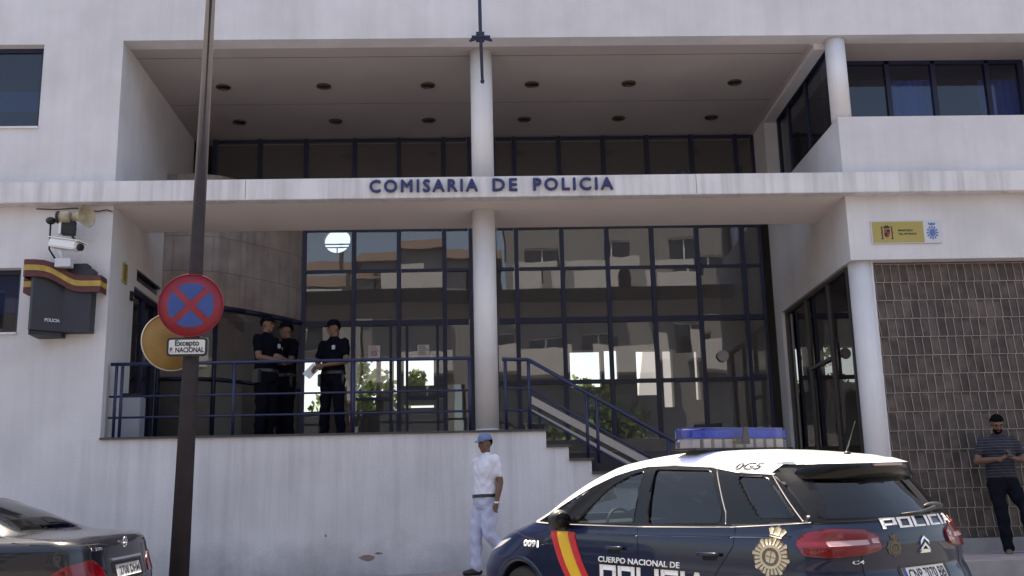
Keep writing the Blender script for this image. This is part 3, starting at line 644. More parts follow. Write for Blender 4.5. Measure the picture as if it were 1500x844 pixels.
def base_pose(**k):
    J = dict(pelvis=(0,0,.95), chest=(0,.01,1.33), neck=(0,.015,1.50), head=(0,-.005,1.635), shL=(.185,.01,1.415), shR=(-.185,.01,1.415), elL=(.235,.03,1.12), elR=(-.235,.03,1.12), wrL=(.24,-.03,.87), wrR=(-.24,-.03,.87),
        hpL=(.09,0,.90), hpR=(-.09,0,.90), knL=(.10,-.01,.49), knR=(-.10,-.01,.49), anL=(.105,.02,.085), anR=(-.105,.02,.085), toL=(.12,-.10,.045), toR=(-.12,-.10,.045), hsL=(0,1,0), hsR=(0,1,0), look=(0,0))
    J.update(k); return J
# pedestrian: faces screen left, near arm (his left) hangs, trailing leg behind
def ped_x(t):
    b = BM(); tube(b, [(-.17,-.05,.98),(-.19,-.05,.85),(-.185,-.04,.76)], .014, 8); obj('key_strap', b, BLACK, t, True)
    b = BM(); lathe(b, [(.030,-.012),(.033,0),(.030,.012)], 16, Matrix.Translation((.262,-.035,.885))); obj('watch', b, CHROME, t, True)
    b = BM()
    for z in (1.36,1.28,1.20): ball(b, (0,-.132,z), .006,.004,.006, None, 5)
    obj('buttons', b, PAPER, t)
human('man walking past in white polo shirt, pale blue trousers and blue cap', (.10,14.05,-.412), R(-54),
    base_pose(anR=(-.09,-.10,.085), toR=(-.10,-.22,.045), knR=(-.09,-.10,.50), knL=(.10,-.04,.50), anL=(.11,.30,.17), toL=(.115,.20,.075), elL=(.240,.045,1.13), wrL=(.255,-.03,.88), elR=(-.225,.06,1.12), wrR=(-.20,.10,.86), look=(R(6),R(8)), flat=0, curl=.7),
    SKIND, SHIRT, PANT, BLACK, H=.985, hat=CAPM, extras=ped_x, sleeve=.62, girth=1.12)
# officers on the terrace (floor 1.43)
def off_x(t):
    b = BM(); box(b, -.235, -.17, -.06, .06, .80, .98, bev=.01); obj('holster', b, BELT, t); b = BM(); tube(b, [(.19,-.03,.80),(.19,-.03,.98)], .022, 8); obj('baton_holder', b, BELT, t)
    b = BM(); box(b, .07, .12, -.145, -.125, 1.30, 1.36, bev=.004); obj('badge', b, mat('badge_silver', (.4,.4,.45), .4) if not bpy.data.materials.get('badge_silver') else bpy.data.materials['badge_silver'], t)
human('officer in navy uniform and cap, arms folded, leftmost of the three on the terrace', (-3.02,16.0,1.43), R(62),
    base_pose(elL=(.25,-.06,1.14), wrL=(.04,-.24,1.15), hdL=(-1,.1,.15), hsL=(0,0,1), elR=(-.25,-.06,1.14), wrR=(-.03,-.26,1.10), hdR=(1,.1,.1), hsR=(0,0,1), look=(R(5),R(4))), SKIND, NAVYC, NAVYC, BLACK, H=1.05, hat=NAVYC, extras=off_x, girth=1.08)
human('officer in navy uniform standing behind the leftmost one, middle of the three', (-2.84,16.55,1.43), R(-48),
    base_pose(elL=(.25,-.08,1.14), wrL=(.05,-.25,1.13), hdL=(-1,.1,.1), hsL=(0,0,1), elR=(-.25,-.05,1.14), wrR=(-.02,-.25,1.18), hdR=(1,.1,-.1), hsR=(0,0,1), look=(R(0),R(6))), SKIND, NAVYC, NAVYC, BLACK, H=1.06, hat=NAVYC, extras=off_x, girth=1.08)
def offc_x(t):
    off_x(t); b = BM(); box(b, -.075, .075, -.004, .004, -.11, .11, M=Matrix.Translation((-.16,-.30,.99)) @ Matrix.Rotation(.6,4,'Y') @ Matrix.Rotation(-.5,4,'X')); obj('notepad', b, PAPER, t)
human('officer in navy uniform holding papers, standing alone in front of the glass', (-2.06,16.0,1.43), R(-28),
    base_pose(elL=(.25,-.03,1.13), wrL=(.02,-.26,1.06), hdL=(-1,-.2,-.1), hsL=(0,0,1), elR=(-.26,-.03,1.12), wrR=(-.12,-.28,1.03), hdR=(.4,-.6,-.3), hsR=(0,0,1), look=(R(-25),R(8)), anL=(.14,.02,.085), anR=(-.14,.0,.085), toL=(.17,-.10,.045), toR=(-.17,-.12,.045), knL=(.12,-.02,.49), knR=(-.12,-.02,.49)), SKIND, NAVYC, NAVYC, BLACK, H=1.005, hat=NAVYC, extras=offc_x, girth=1.05)
# man by the block wall, looking down at his phone
def ph_x(t):
    b = BM(); box(b, -.035, .035, -.005, .005, -.065, .065, M=Matrix.Translation((.01,-.30,1.245)) @ Matrix.Rotation(-.7,4,'X')); obj('phone', b, BLACK, t)
human('bearded man in striped polo looking at his phone beside the brown block wall', (6.93,14.72,-.352), R(-6),
    base_pose(pelvis=(0,.02,.95), head=(-.005,-.06,1.625), elL=(.29,-.02,1.17), wrL=(.08,-.27,1.18), hdL=(-.7,-.3,.5), hsL=(0,1,.5), elR=(-.29,-.02,1.17), wrR=(-.07,-.27,1.18), hdR=(.7,-.3,.5), hsR=(0,1,.5), look=(R(-8),R(30)), anR=(-.04,-.06,.085), toR=(-.08,-.18,.045), knR=(-.07,-.06,.50), hpL=(.10,.02,.90), knL=(.20,-.10,.52), anL=(.31,.05,.10), toL=(.34,-.07,.05), curl=.9, tuck=1), SKIND, STRIPE, JEAN, SHOEB, H=1.06, hair=True, beard=True, extras=ph_x, belt=False, sleeve=.55, girth=1.05)

# ------------------------------------------------------------------ lamp post and traffic signs
pb, pt_ = Vector((-3.221,12.42,-.64)), Vector((-3.122,12.42,6.9))
lp = thing('lamp_post', 'tall tapering dark grey lamp post that carries the no stopping sign', 'lamp post', pb)
L = pt_-pb
bm = BM(); tube(bm, [(0,0,0), L*.35, L*.40, L], [.108,.088,.084,.052], 28); obj('pole', bm, POSTM, lp, True)
bm = BM(); lathe(bm, [(.16,0),(.16,.02),(.125,.05),(.115,.25)], 24); obj('base', bm, POSTM, lp, True)
bm = BM(); tube(bm, [L, L+Vector((0,-.3,.5)), L+Vector((0,-1.0,.8))], [.05,.04,.035], 12); obj('arm', bm, POSTM, lp, True)
bm = BM(); ball(bm, L+Vector((0,-1.25,.82)), .13, .35, .07); obj('lamp_head', bm, POSTM, lp, True)
ns = thing('traffic_sign', 'round red and blue no stopping sign on the grey lamp post', 'traffic sign', (-3.172,12.27,2.645), R(3))
def disc(bm, r, y0, y1, n=64): lathe(bm, [(0,0),(r,0),(r,y1-y0),(0,y1-y0)], n, Matrix.Translation((0,y1,0)) @ Matrix.Rotation(PI/2,4,'X'))
bm = BM(); disc(bm, .352, -.012, .012); lathe(bm, [(.352,-.012),(.360,-.012),(.360,.016),(.352,.016),(.352,-.012)], 64, Matrix.Rotation(PI/2,4,'X')); obj('panel', bm, RED, ns, False)
bm = BM()
def quad_piece(a0, n=18): # blue quadrant between the crossed bars
    h = .030*1.25; r = .252; c = []
    a1 = math.asin(h/r); st_ = a0+a1; en = a0+PI/2-a1
    d = Vector((math.cos(a0+PI/4), math.sin(a0+PI/4)))*h*1.414
    pts = [(d.x, d.y)] + [(r*math.cos(st_+(en-st_)*i/n), r*math.sin(st_+(en-st_)*i/n)) for i in range(n+1)]
    prism(bm, pts, 'y', -.016, -.0125)
for k in range(4): quad_piece(PI/4+k*PI/2)
obj('blue_field', bm, SBLUE, ns)
bm = BM(); box(bm, -.05, .05, .012, .06, .12, .16); box(bm, -.05, .05, .012, .06, -.16, -.12); obj('clamp', bm, POSTM, ns)
ps = thing('sign_plate', 'small white plate under the round sign reading Excepto P. NACIONAL', 'sign', (-3.195,12.27,2.175), R(2))
bm = BM(); prism(bm, roundp([(-.222,-.105),(.222,-.105),(.222,.105),(-.222,.105)], .045), 'y', -.006, .010); obj('panel', bm, BLACK, ps)
bm = BM(); prism(bm, roundp([(-.197,-.080),(.197,-.080),(.197,.080),(-.197,.080)], .025), 'y', -.010, -.0065); obj('face', bm, mat('plate_white', (.60,.60,.60), .5, var=.1), ps)
for s_, z, sz in (('Excepto', .040, .088), ('P. NACIONAL', -.038, .078)):
    b = text_bm(s_, sz, .0005, .0028, .92); w_ = max(v.co.x for v in b.verts)-min(v.co.x for v in b.verts); k = min(1, .375/w_)
    for v in b.verts: v.co.x *= k
    obj('lettering', xform(b, face_south(0,-.0112,z)), INK, ps)
bm = BM(); box(bm, -.04, .04, .010, .06, -.02, .02); obj('clamp', bm, POSTM, ps)
os_ = thing('traffic_sign', 'ochre painted back of a round sign half hidden behind the lamp post', 'traffic sign', (-3.455,12.55,2.283), R(32))
bm = BM(); disc(bm, .322, -.008, .004); obj('panel', bm, OCHRE, os_)
bm = BM(); lathe(bm, [(.322,-.012),(.331,-.012),(.331,.012),(.322,.012),(.322,-.012)], 64, Matrix.Rotation(PI/2,4,'X')); obj('rim', bm, mat('rim_pale', (.5,.46,.38), .4), os_)

# ------------------------------------------------------------------ wall mounted things on the left
pbx = thing('police_box_sign', 'dark navy box sign with POLICIA lettering and wavy red and gold flag band', 'sign', (-5.5,15,2.75))
bm = BM(); prism(bm, [(-5.90,14.995),(-5.90,14.62),(-5.86,14.60),(-5.52,14.80),(-5.16,14.80),(-5.16,14.995)], 'z', 2.86, 3.72)
prism(bm, [(-5.90,14.99),(-5.90,14.64),(-5.54,14.83),(-5.54,14.99)], 'z', 2.80, 2.859)
o = obj('box', bm, BOXM, pbx); o.location = -Vector(pbx.location)
path = [(-6.00,14.99),(-6.00,14.58),(-5.97,14.56),(-5.85,14.57),(-5.74,14.60),(-5.66,14.64),(-5.56,14.69),(-5.46,14.73),(-5.38,14.75),(-5.28,14.76),(-5.035,14.76),(-5.03,14.99)]
hz_ = [3.50,3.52,3.62,3.68,3.70,3.68,3.60,3.52,3.46,3.46,3.46]
hz_ = [3.70,3.70,3.70,3.70,3.695,3.675,3.62,3.56,3.525,3.515,3.515,3.515]
for nm, lo, hi, M, ex in (('band', -.125, -.045, FLAGR, 0), ('band', -.045, .03, FLAGY, .006), ('band', .03, .105, FLAGR, 0)):
    bm = BM(); rows = []
    for (x, y), z in zip(path, hz_):
        rows.append([bm.verts.new(q) for q in ((x,y-ex,z+lo),(x,y-ex,z+hi),(x*.99-.055 if 0 else x,y+.05,z+hi),(x,y+.05,z+lo))])
    for A, B in zip(rows, rows[1:]):
        for k in range(4): bm.faces.new((A[k],B[k],B[(k+1)%4],A[(k+1)%4]))
    bm.faces.new(rows[0]); bm.faces.new(rows[-1])
    o = obj(nm, bm, M, pbx, label=('gold' if M is FLAGY else 'dark red')+' wavy band of the flag'); o.location = -Vector(pbx.location)
bm = BM(); prism(bm, [(-5.86,14.995),(-5.86,14.66),(-5.5,14.82),(-5.25,14.82),(-5.25,14.995)], 'z', 3.725, 3.80); o = obj('cap', bm, BOXM, pbx); o.location = -Vector(pbx.location)
for lo, hi, M in ((3.40,3.48,FLAGR),(3.48,3.56,FLAGY),(3.56,3.63,FLAGR)):
    bm = BM(); box(bm, -6.075, -5.93, 14.80, 14.995, lo, hi-.001); o = obj('band', bm, M, pbx); o.location = -Vector(pbx.location)
b = text_bm('POLICIA', .060, .002, .002, .85); dx = Vector((.36,.20,0)).normalized()
for v in b.verts:
    q = Vector((-5.635,14.730,3.00)) + dx*v.co.x + Vector((0,0,v.co.y)) + Vector((.5,-.86,0))*(.004+v.co.z); v.co = q
o = obj('lettering', b, PALEB, pbx); o.location = -Vector(pbx.location)
# horn loudspeaker
hn = thing('loudspeaker', 'weathered cream horn loudspeaker high on the white wall', 'loudspeaker', (-5.45,14.75,4.42))
A = Matrix.Rotation(R(68),4,'Z') @ Matrix.Rotation(PI/2-.08,4,'X')
bm = BM(); lathe(bm, [(.035,.06),(.05,0),(.09,-.10),(.155,-.17),(.165,-.175),(.158,-.165),(.085,-.08),(.03,-.02),(0,-.02)], 32, Matrix.Translation((.06,-.05,0)) @ Matrix.Rotation(-R(112),4,'Z') @ Matrix.Rotation(-PI/2,4,'X') @ Matrix.Rotation(PI,4,'Y') @ Matrix.Identity(4))
obj('horn', bm, CREAM, hn, True)
bm = BM(); tube(bm, [(-.17,-.05,.0),(-.02,-.05,0)], .075, 20); obj('driver', bm, CREAM, hn)
bm = BM(); tube(bm, [(-.20,-.05,.0),(-.165,-.05,0)], .085, 20); obj('end_cap', bm, BLACK, hn)
bm = BM(); tube(bm, [(-.05,-.05,-.02),(-.05,.1,-.08),(-.05,.24,-.08)], .016, 8); obj('bracket', bm, BLACK, hn)
cc = thing('cctv_camera', 'white box security camera on a bracket above the navy box sign', 'security camera', (-5.5,14.66,4.02)); cc.scale = (1.3,1.2,1.3)
Mx = Matrix.Rotation(R(28),4,'Y')@Matrix.Rotation(R(-14),4,'Z')
bm = BM(); box(bm, -.19, .19, -.06, .06, -.045, .045, bev=.012, M=Matrix.Rotation(R(14),4,'Y')@Matrix.Rotation(R(-25),4,'Z')); obj('housing', bm, WHITE, cc)
bm = BM(); box(bm, -.20, .235, -.07, .07, .047, .056, M=Matrix.Rotation(R(14),4,'Y')@Matrix.Rotation(R(-25),4,'Z')); obj('sunshield', bm, WHITE, cc)
bm = BM(); tube(bm, [(.165,-.077,-.045),(.20,-.09,-.053)], .036, 16); obj('lens', bm, BLACK, cc)
bm = BM(); tube(bm, [(-.05,0,-.05),(-.02,.02,-.16),(0,.28,-.20)], .022, 10); box(bm, -.08, .08, -.05, .05, -.24, -.15); obj('bracket', bm, PALEB, cc)
fl = thing('infrared_lamp', 'small black square lamp in a white housing above the camera', 'lamp', (-5.50,14.75,4.28))
bm = BM(); box(bm, -.09, .09, -.05, .05, -.10, .10, bev=.01, M=Matrix.Rotation(R(12),4,'Z')); obj('housing', bm, BLACK, fl)
bm = BM(); box(bm, -.13, -.095, -.05, .06, -.09, .12, bev=.005, M=Matrix.Rotation(R(12),4,'Z')); obj('shield', bm, WHITE, fl)
bm = BM(); tube(bm, [(0,.04,-.05),(0,.25,-.1)], .015, 8); obj('bracket', bm, BLACK, fl)
gl = thing('globe_sensor', 'small dark globe on a thin stalk at the left end of the camera cluster', 'camera', (-5.74,14.72,4.38))
bm = BM(); ball(bm, (0,0,0), .066, .066, .052); obj('globe', bm, BLACK, gl, True)
bm = BM(); tube(bm, [(0,0,-.04),(.005,.0,-.40),(.06,.05,-.50),(.06,.27,-.52)], .013, 8); obj('stalk', bm, BLACK, gl)
cbl = thing('cable', 'thin black cable drooping along the white wall from the loudspeaker to the corner', 'cable', (-5.3,14.98,4.6))
bm = BM(); tube(bm, [(-.75,-.005,.03),(-.5,-.012,.015),(-.2,-.012,.03),(-.05,-.012,.0),(.10,-.012,-.02),(.22,-.012,.0),(.30,-.012,-.03)], .008, 6); obj('wire', bm, BLACK, cbl)
nt_ = thing('wall_notice', 'narrow vertical yellow notice on the left side wall', 'notice', (-4.995,15.62,3.85))
bm = BM(); box(bm, -.004, .008, -.11, .11, -.145, .145); obj('panel', bm, YELLOW, nt_)
bm = BM()
for i in range(7): box(bm, .0085, .010, -.06+.01*(i%2), .05, .10-.034*i, .116-.034*i)
obj('printed_lines', bm, INK, nt_)
ic = thing('intercom', 'small dark intercom box beside the side door', 'intercom', (-4.998,15.95,3.60))
bm = BM(); box(bm, 0, .04, -.05, .05, -.08, .06, bev=.008); obj('case', bm, BLACK, ic); bm = BM(); tube(bm, [(.04,0,-.03),(.046,0,-.03)], .014, 12); obj('button', bm, CHROME, ic)
cb = thing('litter_bin', 'white metal cabinet bin at the left end of the terrace behind the railing', 'bin', (-4.86,15.9,1.43))
bm = BM(); box(bm, -.13, .13, -.12, .15, .02, .68, bev=.01); obj('body', bm, mat('bin_white', (.36,.37,.43), .5), cb)
bm = BM(); box(bm, -.14, .14, -.13, .16, .682, .72, bev=.008); obj('lid', bm, BLACK, cb); bm = BM(); box(bm, -.12, .12, -.11, .14, 0, .018); obj('base', bm, BLACK, cb)
# plaque
pq = thing('ministry_plaque', 'yellow and pale grey ministry plaque with coats of arms on the white wall', 'plaque', (6.10,14.975,4.125))
bm = BM(); box(bm, -.50, .50, 0, .024, -.165, .165, bev=.003); obj('backing', bm, PALEB, pq)
bm = BM(); box(bm, -.485, .245, -.004, -.001, -.152, .152); obj('yellow_field', bm, YELLOW, pq)
b = text_bm('MINISTERIO', .040, .0005, .0008, 1, 'LEFT'); obj('lettering', xform(b, face_south(-.12,-.006,.02)), INK, pq)
b = text_bm('DEL INTERIOR', .040, .0005, .0008, 1, 'LEFT'); obj('lettering', xform(b, face_south(-.12,-.006,-.03)), INK, pq)
def arms(bm, s, y):
    def P(pts, mi): prism(bm, [(x*s,z*s) for x,z in pts], 'y', y-.002, y, mi)
    P([(-.28,.35),(.28,.35),(.28,-.15),(.16,-.38),(0,-.48),(-.16,-.38),(-.28,-.15)], 1)
    for x0, x1, z0, z1 in ((.0,.26,.02,.33),(-.26,0,-.36,.0)): prism(bm, [(x0*s,z0*s),(x1*s,z0*s),(x1*s,z1*s),(x0*s,z1*s)], 'y', y-.004, y-.0021, 0)
    for sx in (-1,1):
        P([(sx*.42,-.5),(sx*.52,-.5),(sx*.52,.5),(sx*.42,.5)], 0); P([(sx*.36,-.62),(sx*.58,-.62),(sx*.58,-.52),(sx*.36,-.52)], 0); P([(sx*.38,.52),(sx*.56,.52),(sx*.56,.6),(sx*.38,.6)], 0)
        P([(sx*.60,-.1),(sx*.38,.12),(sx*.38,.22),(sx*.60,0)], 1)
    P([(-.26,.42),(.26,.42),(.32,.66),(.16,.60),(.10,.78),(0,.62),(-.10,.78),(-.16,.60),(-.32,.66)], 0)
bm = BM(); arms(bm, .15, -.0042); xform(bm, Matrix.Translation((-.28,0,-.01))); obj('coat_of_arms', bm, [INK, CRESTR], pq)
bm = BM()
for k in range(12):
    a = k*PI/6; prism(bm, [(.055*math.cos(a-.2),.065*math.sin(a-.2)),(.085*math.cos(a-.1),.10*math.sin(a-.1)),(.085*math.cos(a+.1),.10*math.sin(a+.1)),(.055*math.cos(a+.2),.065*math.sin(a+.2))], 'y', -.004, -.001)
prism(bm, [(.045*math.cos(k*PI/8),.055*math.sin(k*PI/8)) for k in range(16)], 'y', -.005, -.001)
prism(bm, [(-.04,.11),(.04,.11),(.055,.15),(.02,.135),(0,.152),(-.02,.135),(-.055,.15)], 'y', -.004, -.001)
xform(bm, Matrix.Translation((.37,0,-.015))); obj('police_crest', bm, CRESTB, pq)
# flagpole
fp = thing('flagpole', 'thin navy flagpole fixed by a bracket in front of the central column', 'flagpole', (.135,14.72,6.35))
bm = BM(); tube(bm, [(.018,0,0),(0,0,.9),(-.01,0,4.2)], [.020,.026,.02], 12); ball(bm, (.018,0,0), .03,.03,.035); obj('pole', bm, BLUE, fp, True)
bm = BM(); box(bm, -.125, .14, -.03, .03, .66, .69); prism(bm, [(-.125,.66),(-.16,.62),(-.15,.61),(-.05,.64),(.05,.64),(.16,.61),(.17,.62),(.14,.66)], 'y', -.02, .02); box(bm, -.03, .03, .0, .18, .70, .76); box(bm, -.06,.06,.165,.178,.68,.84); obj('bracket', bm, BLUE, fp)
# dark rounded dome on top of the canopy, use unknown
dm = thing('canopy_dome', 'dark round dome standing on top of the canopy at the right', 'lamp', (3.17,16.0,4.962))
bm = BM(); lathe(bm, [(.13,.10),(.135,.30),(.125,.38),(.09,.44),(.04,.475),(0,.48)], 28); obj('dome', bm, BLACK, dm, True); bm = BM(); lathe(bm, [(.10,0),(.10,.098),(0,.098)], 28); obj('base', bm, POSTM, dm)
# door notices
for x, lab in ((-1.75,'white paper notice with reddish print on the glass door, left of two'),(-.905,'white paper notice with dark print on the glass door, right of two')):
    pp = thing('door_notice', lab, 'notice', (x,19.05,3.23), 0, 'paper notices on the glass doors')
    bm = BM(); box(bm, -.10, .10, 0, .003, -.115, .115); obj('sheet', bm, PAPER, pp)
    bm = BM()
    for i in range(5): box(bm, -.08, .03+.05*((i*7)%3)/2, -.003, -.001, .085-.035*i, .098-.035*i)
    if x < -1.5: lathe(bm, [(.03,0),(.045,0),(.045,.002),(.03,.002),(.03,0)], 20, Matrix.Translation((.0,-.001,-.02)) @ Matrix.Rotation(PI/2,4,'X'))
    obj('print', bm, PINK if x < -1.5 else INK, pp)
stk = thing('round_sticker', 'faint round grey emblem sticker on the far right glass pane', 'sticker', (4.30,19.04,3.06))
bm = BM(); lathe(bm, [(0,0),(.09,0),(.10,.004)], 32, Matrix.Rotation(PI/2,4,'X')); lathe(bm, [(.07,.005),(.085,.005)], 32, Matrix.Rotation(PI/2,4,'X')); obj('disc', bm, mat('sticker_grey', (.34,.32,.32), .7), stk)

# ------------------------------------------------------------------ cars: a shell of level outlines, panels laid on it
class Shell:
    def __init__(s, K):
        s.K = K; s.z = [k[0] for k in K]; s.c = []
        for j in range(1, 7):
            v = [k[j] for k in K]; n = len(v); h = [s.z[i+1]-s.z[i] for i in range(n-1)]; d = [(v[i+1]-v[i])/h[i] for i in range(n-1)]
            m_ = [d[0]]+[0 if d[i-1]*d[i] <= 0 else 2*d[i-1]*d[i]/(d[i-1]+d[i]) for i in range(1,n-1)]+[d[-1]]
            s.c.append((v, m_, h))
    def at(s, z):
        z = min(max(z, s.z[0]), s.z[-1]); i = 0
        while i < len(s.z)-2 and z > s.z[i+1]: i += 1
        out = []
        for v, m_, h in s.c:
            t = (z-s.z[i])/h[i]; t2 = t*t; t3 = t2*t
            out.append((2*t3-3*t2+1)*v[i]+(t3-2*t2+t)*h[i]*m_[i]+(-2*t3+3*t2)*v[i+1]+(t3-t2)*h[i]*m_[i+1])
        return out
    def y(s, x, z):
        xr, xf, w_, Lr, Lf, n = s.at(z)
        if x < xr+Lr: t = (xr+Lr-x)/Lr
        elif x > xf-Lf: t = (x-xf+Lf)/Lf
        else: return w_
        return w_*max(0, 1-min(t,1)**n)**(1/n)
    def ring(s, z, nr=44, ns=110, nf=64):
        xr, xf, w_, Lr, Lf, n = s.at(z); P = []
        for i in range(nr): a = PI/2*i/nr; P.append((xr+Lr-Lr*math.cos(a)**(2/n), w_*math.sin(a)**(2/n)))
        for i in range(ns): P.append((xr+Lr+(xf-Lf-xr-Lr)*i/ns, w_))
        for i in range(nf+1): a = PI/2*(1-i/nf); P.append((xf-Lf+Lf*max(0,math.cos(a))**(2/n), w_*math.sin(a)**(2/n)))
        return P
    def arc(s, a, z, front=False):
        P = s.ring(z, 60, 4, 60)
        if front: P = P[::-1]
        sg_ = 1 if a >= 0 else -1; a = abs(a)
        for (x0,y0), (x1,y1) in zip(P, P[1:]):
            l = math.hypot(x1-x0, y1-y0)
            if a <= l: return Vector((x0+(x1-x0)*a/l, sg_*(y0+(y1-y0)*a/l), z))
            a -= l
        return Vector((P[-1][0], sg_*P[-1][1], z))
    def pt(s, mode, u, v):
        if mode == 'L': return Vector((u, s.y(u, v), v))
        if mode == 'R': return Vector((u, -s.y(u, v), v))
        return s.arc(u, v, mode == 'front')
    def body(s, name, mats, parent, nz=150, hole=None, mfun=None, zs=None):
        if zs is None:
            zs = []; per = max(3, nz//(len(s.z)-1))
            for a, b in zip(s.z, s.z[1:]): zs += [a+(b-a)*i/per for i in range(per)]
            zs.append(s.z[-1])
        bm = BM(); rings = []
        for z in zs:
            P = s.ring(z); full = P + [(x,-y) for x, y in P[-2:0:-1]]; rings.append([bm.verts.new((x,y,z)) for x, y in full])
        for A, B in zip(rings, rings[1:]):
            n = len(A)
            for k in range(n):
                c = (A[k].co+B[k].co+A[(k+1)%n].co+B[(k+1)%n].co)/4
                if hole and hole(c): continue
                f = bm.faces.new((A[k],A[(k+1)%n],B[(k+1)%n],B[k])); f.smooth = True
                if mfun: f.material_index = mfun(c)
        f = bm.faces.new(rings[-1]); f.material_index = mfun(Vector((2,0,9))) if mfun else 0; f.smooth = True
        bm.faces.new(rings[0])
        return obj(name, bm, mats, parent)
    def patch(s, bm, mode, outer, holes=(), off=.003, du=.03, dv=.03, mi=0, thick=.006):
        loops = [[Vector((*p,0)) for p in outer]] + [[Vector((*p,0)) for p in h] for h in holes]
        al = [p for l_ in loops for p in l_]; tr = tessellate_polygon(loops); t = BM(); vv = [t.verts.new(p) for p in al]
        for q in tr:
            try: t.faces.new([vv[i] for i in q])
            except ValueError: pass
        us = [p.x for p in al]; vs2 = [p.y for p in al]
        for lo, hi, d, nrm in ((min(us),max(us),du,(1,0,0)),(min(vs2),max(vs2),dv,(0,1,0))):
            k = math.ceil(lo/d)
            while k*d < hi:
                bmesh.ops.bisect_plane(t, geom=t.verts[:]+t.edges[:]+t.faces[:], plane_co=(k*d*nrm[0],k*d*nrm[1],0), plane_no=nrm); k += 1
        s.drape(bm, t, mode, off, mi, thick)
    def drape(s, bm, t, mode, off, mi=0, thick=.006):
        mp = {}; e = .004
        for v in t.verts:
            u, w_ = v.co.x, v.co.y; p = s.pt(mode, u, w_); a = s.pt(mode, u+e, w_)-s.pt(mode, u-e, w_); b = s.pt(mode, u, w_+e)-s.pt(mode, u, w_-e)
            n = a.cross(b); n = n.normalized() if n.length > 1e-9 else Vector((0,1,0))
            c = Vector((p.x-2.0, p.y, 0)) if mode in 'LR' else Vector((p.x-2, p.y, .2))
            if mode in 'LR': n = n if n.y*p.y > 0 else -n
            else: n = n if n.x*((1 if mode == 'front' else -1)) + n.y*p.y*.6 > 0 else -n
            mp[v] = (bm.verts.new(p+n*(off+v.co.z)), bm.verts.new(p+n*(off-thick+min(v.co.z,0))))
        for f in t.faces:
            try: g = bm.faces.new([mp[v][0] for v in f.verts]); g.material_index = mi; g.smooth = True
            except ValueError: pass
        for ed in t.edges:
            if len(ed.link_faces) == 1:
                a, b = ed.verts
                try: g = bm.faces.new((mp[a][0],mp[b][0],mp[b][1],mp[a][1])); g.material_index = mi
                except ValueError: pass
        t.free()
    def text(s, bm, body, mode, u0, u1, v0, v1, bold=.0, mi=0, slope=0, flip=True, shear=0, off=.004, tb=None):
        t = tb or text_bm(body, .2, 0, bold, 1, 'LEFT', shear, 1.0)
        xs = [v.co.x for v in t.verts]; ys = [v.co.y for v in t.verts]; a, b, c, d = min(xs), max(xs), min(ys), max(ys)
        for v in t.verts:
            f = (v.co.x-a)/(b-a); v.co = Vector((u0+(u1-u0)*f, v0+(v1-v0)*(v.co.y-c)/(d-c)+slope*f, 0))
        bmesh.ops.triangulate(t, faces=t.faces[:])
        s.drape(bm, t, mode, off, mi, .003)
def obj_keep(name, bm, mats, parent, label=None):
    me = bpy.data.meshes.new(name); bm.to_mesh(me); bm.free()
    for mm in (mats if isinstance(mats, (list, tuple)) else [mats]): me.materials.append(mm)
    o = bpy.data.objects.new(name, me); link(o, parent)
    if label: o['label'] = label
    return o
def grow(q, k=1.05):
    cx_ = sum(p[0] for p in q)/len(q); cz_ = sum(p[1] for p in q)/len(q); return [(cx_+(x-cx_)*k, cz_+(z-cz_)*k) for x, z in q]
def poly_in(x, y, P):
    c = False; j = len(P)-1
    for i in range(len(P)):
        if (P[i][1] > y) != (P[j][1] > y) and x < (P[j][0]-P[i][0])*(y-P[i][1])/(P[j][1]-P[i][1])+P[i][0]: c = not c
        j = i
    return c
BLOCK = {'P': [(0,0,.22,1),(.22,.80,1,1),(.78,.40,1,.80),(.22,.32,1,.50)], 'O': [(0,0,.22,1),(.78,0,1,1),(.22,.82,.78,1),(.22,0,.78,.18)], 'L': [(0,0,.22,1),(.22,0,.9,.18)],
 'I': [(0,0,.24,1)], 'C': [(0,0,.22,1),(.22,.82,.95,1),(.22,0,.95,.18)], 'A': None}
def block_text(word):
    t = BM(); x = 0
    def q(pts): t.faces.new([t.verts.new((a,b,0)) for a, b in pts])
    for ch in word:
        if ch == 'A': q([(x,0),(x+.22,0),(x+.62,1),(x+.40,1)]); q([(x+.62,1),(x+.40,1),(x+.80,0),(x+1.02,0)]); q([(x+.3,.28),(x+.72,.28),(x+.66,.44),(x+.36,.44)]); x += 1.14
        else:
            mx = 0
            for a, b, c, d in BLOCK[ch]: q([(x+a,b),(x+c,b),(x+c,d),(x+a,d)]); mx = max(mx, c)
            x += mx+.12
    for i in range(1, int(x/.15)): bmesh.ops.bisect_plane(t, geom=t.verts[:]+t.edges[:]+t.faces[:], plane_co=(i*.15,0,0), plane_no=(1,0,0))
    for i in range(1, 5): bmesh.ops.bisect_plane(t, geom=t.verts[:]+t.edges[:]+t.faces[:], plane_co=(0,i*.2,0), plane_no=(0,1,0))
    return t
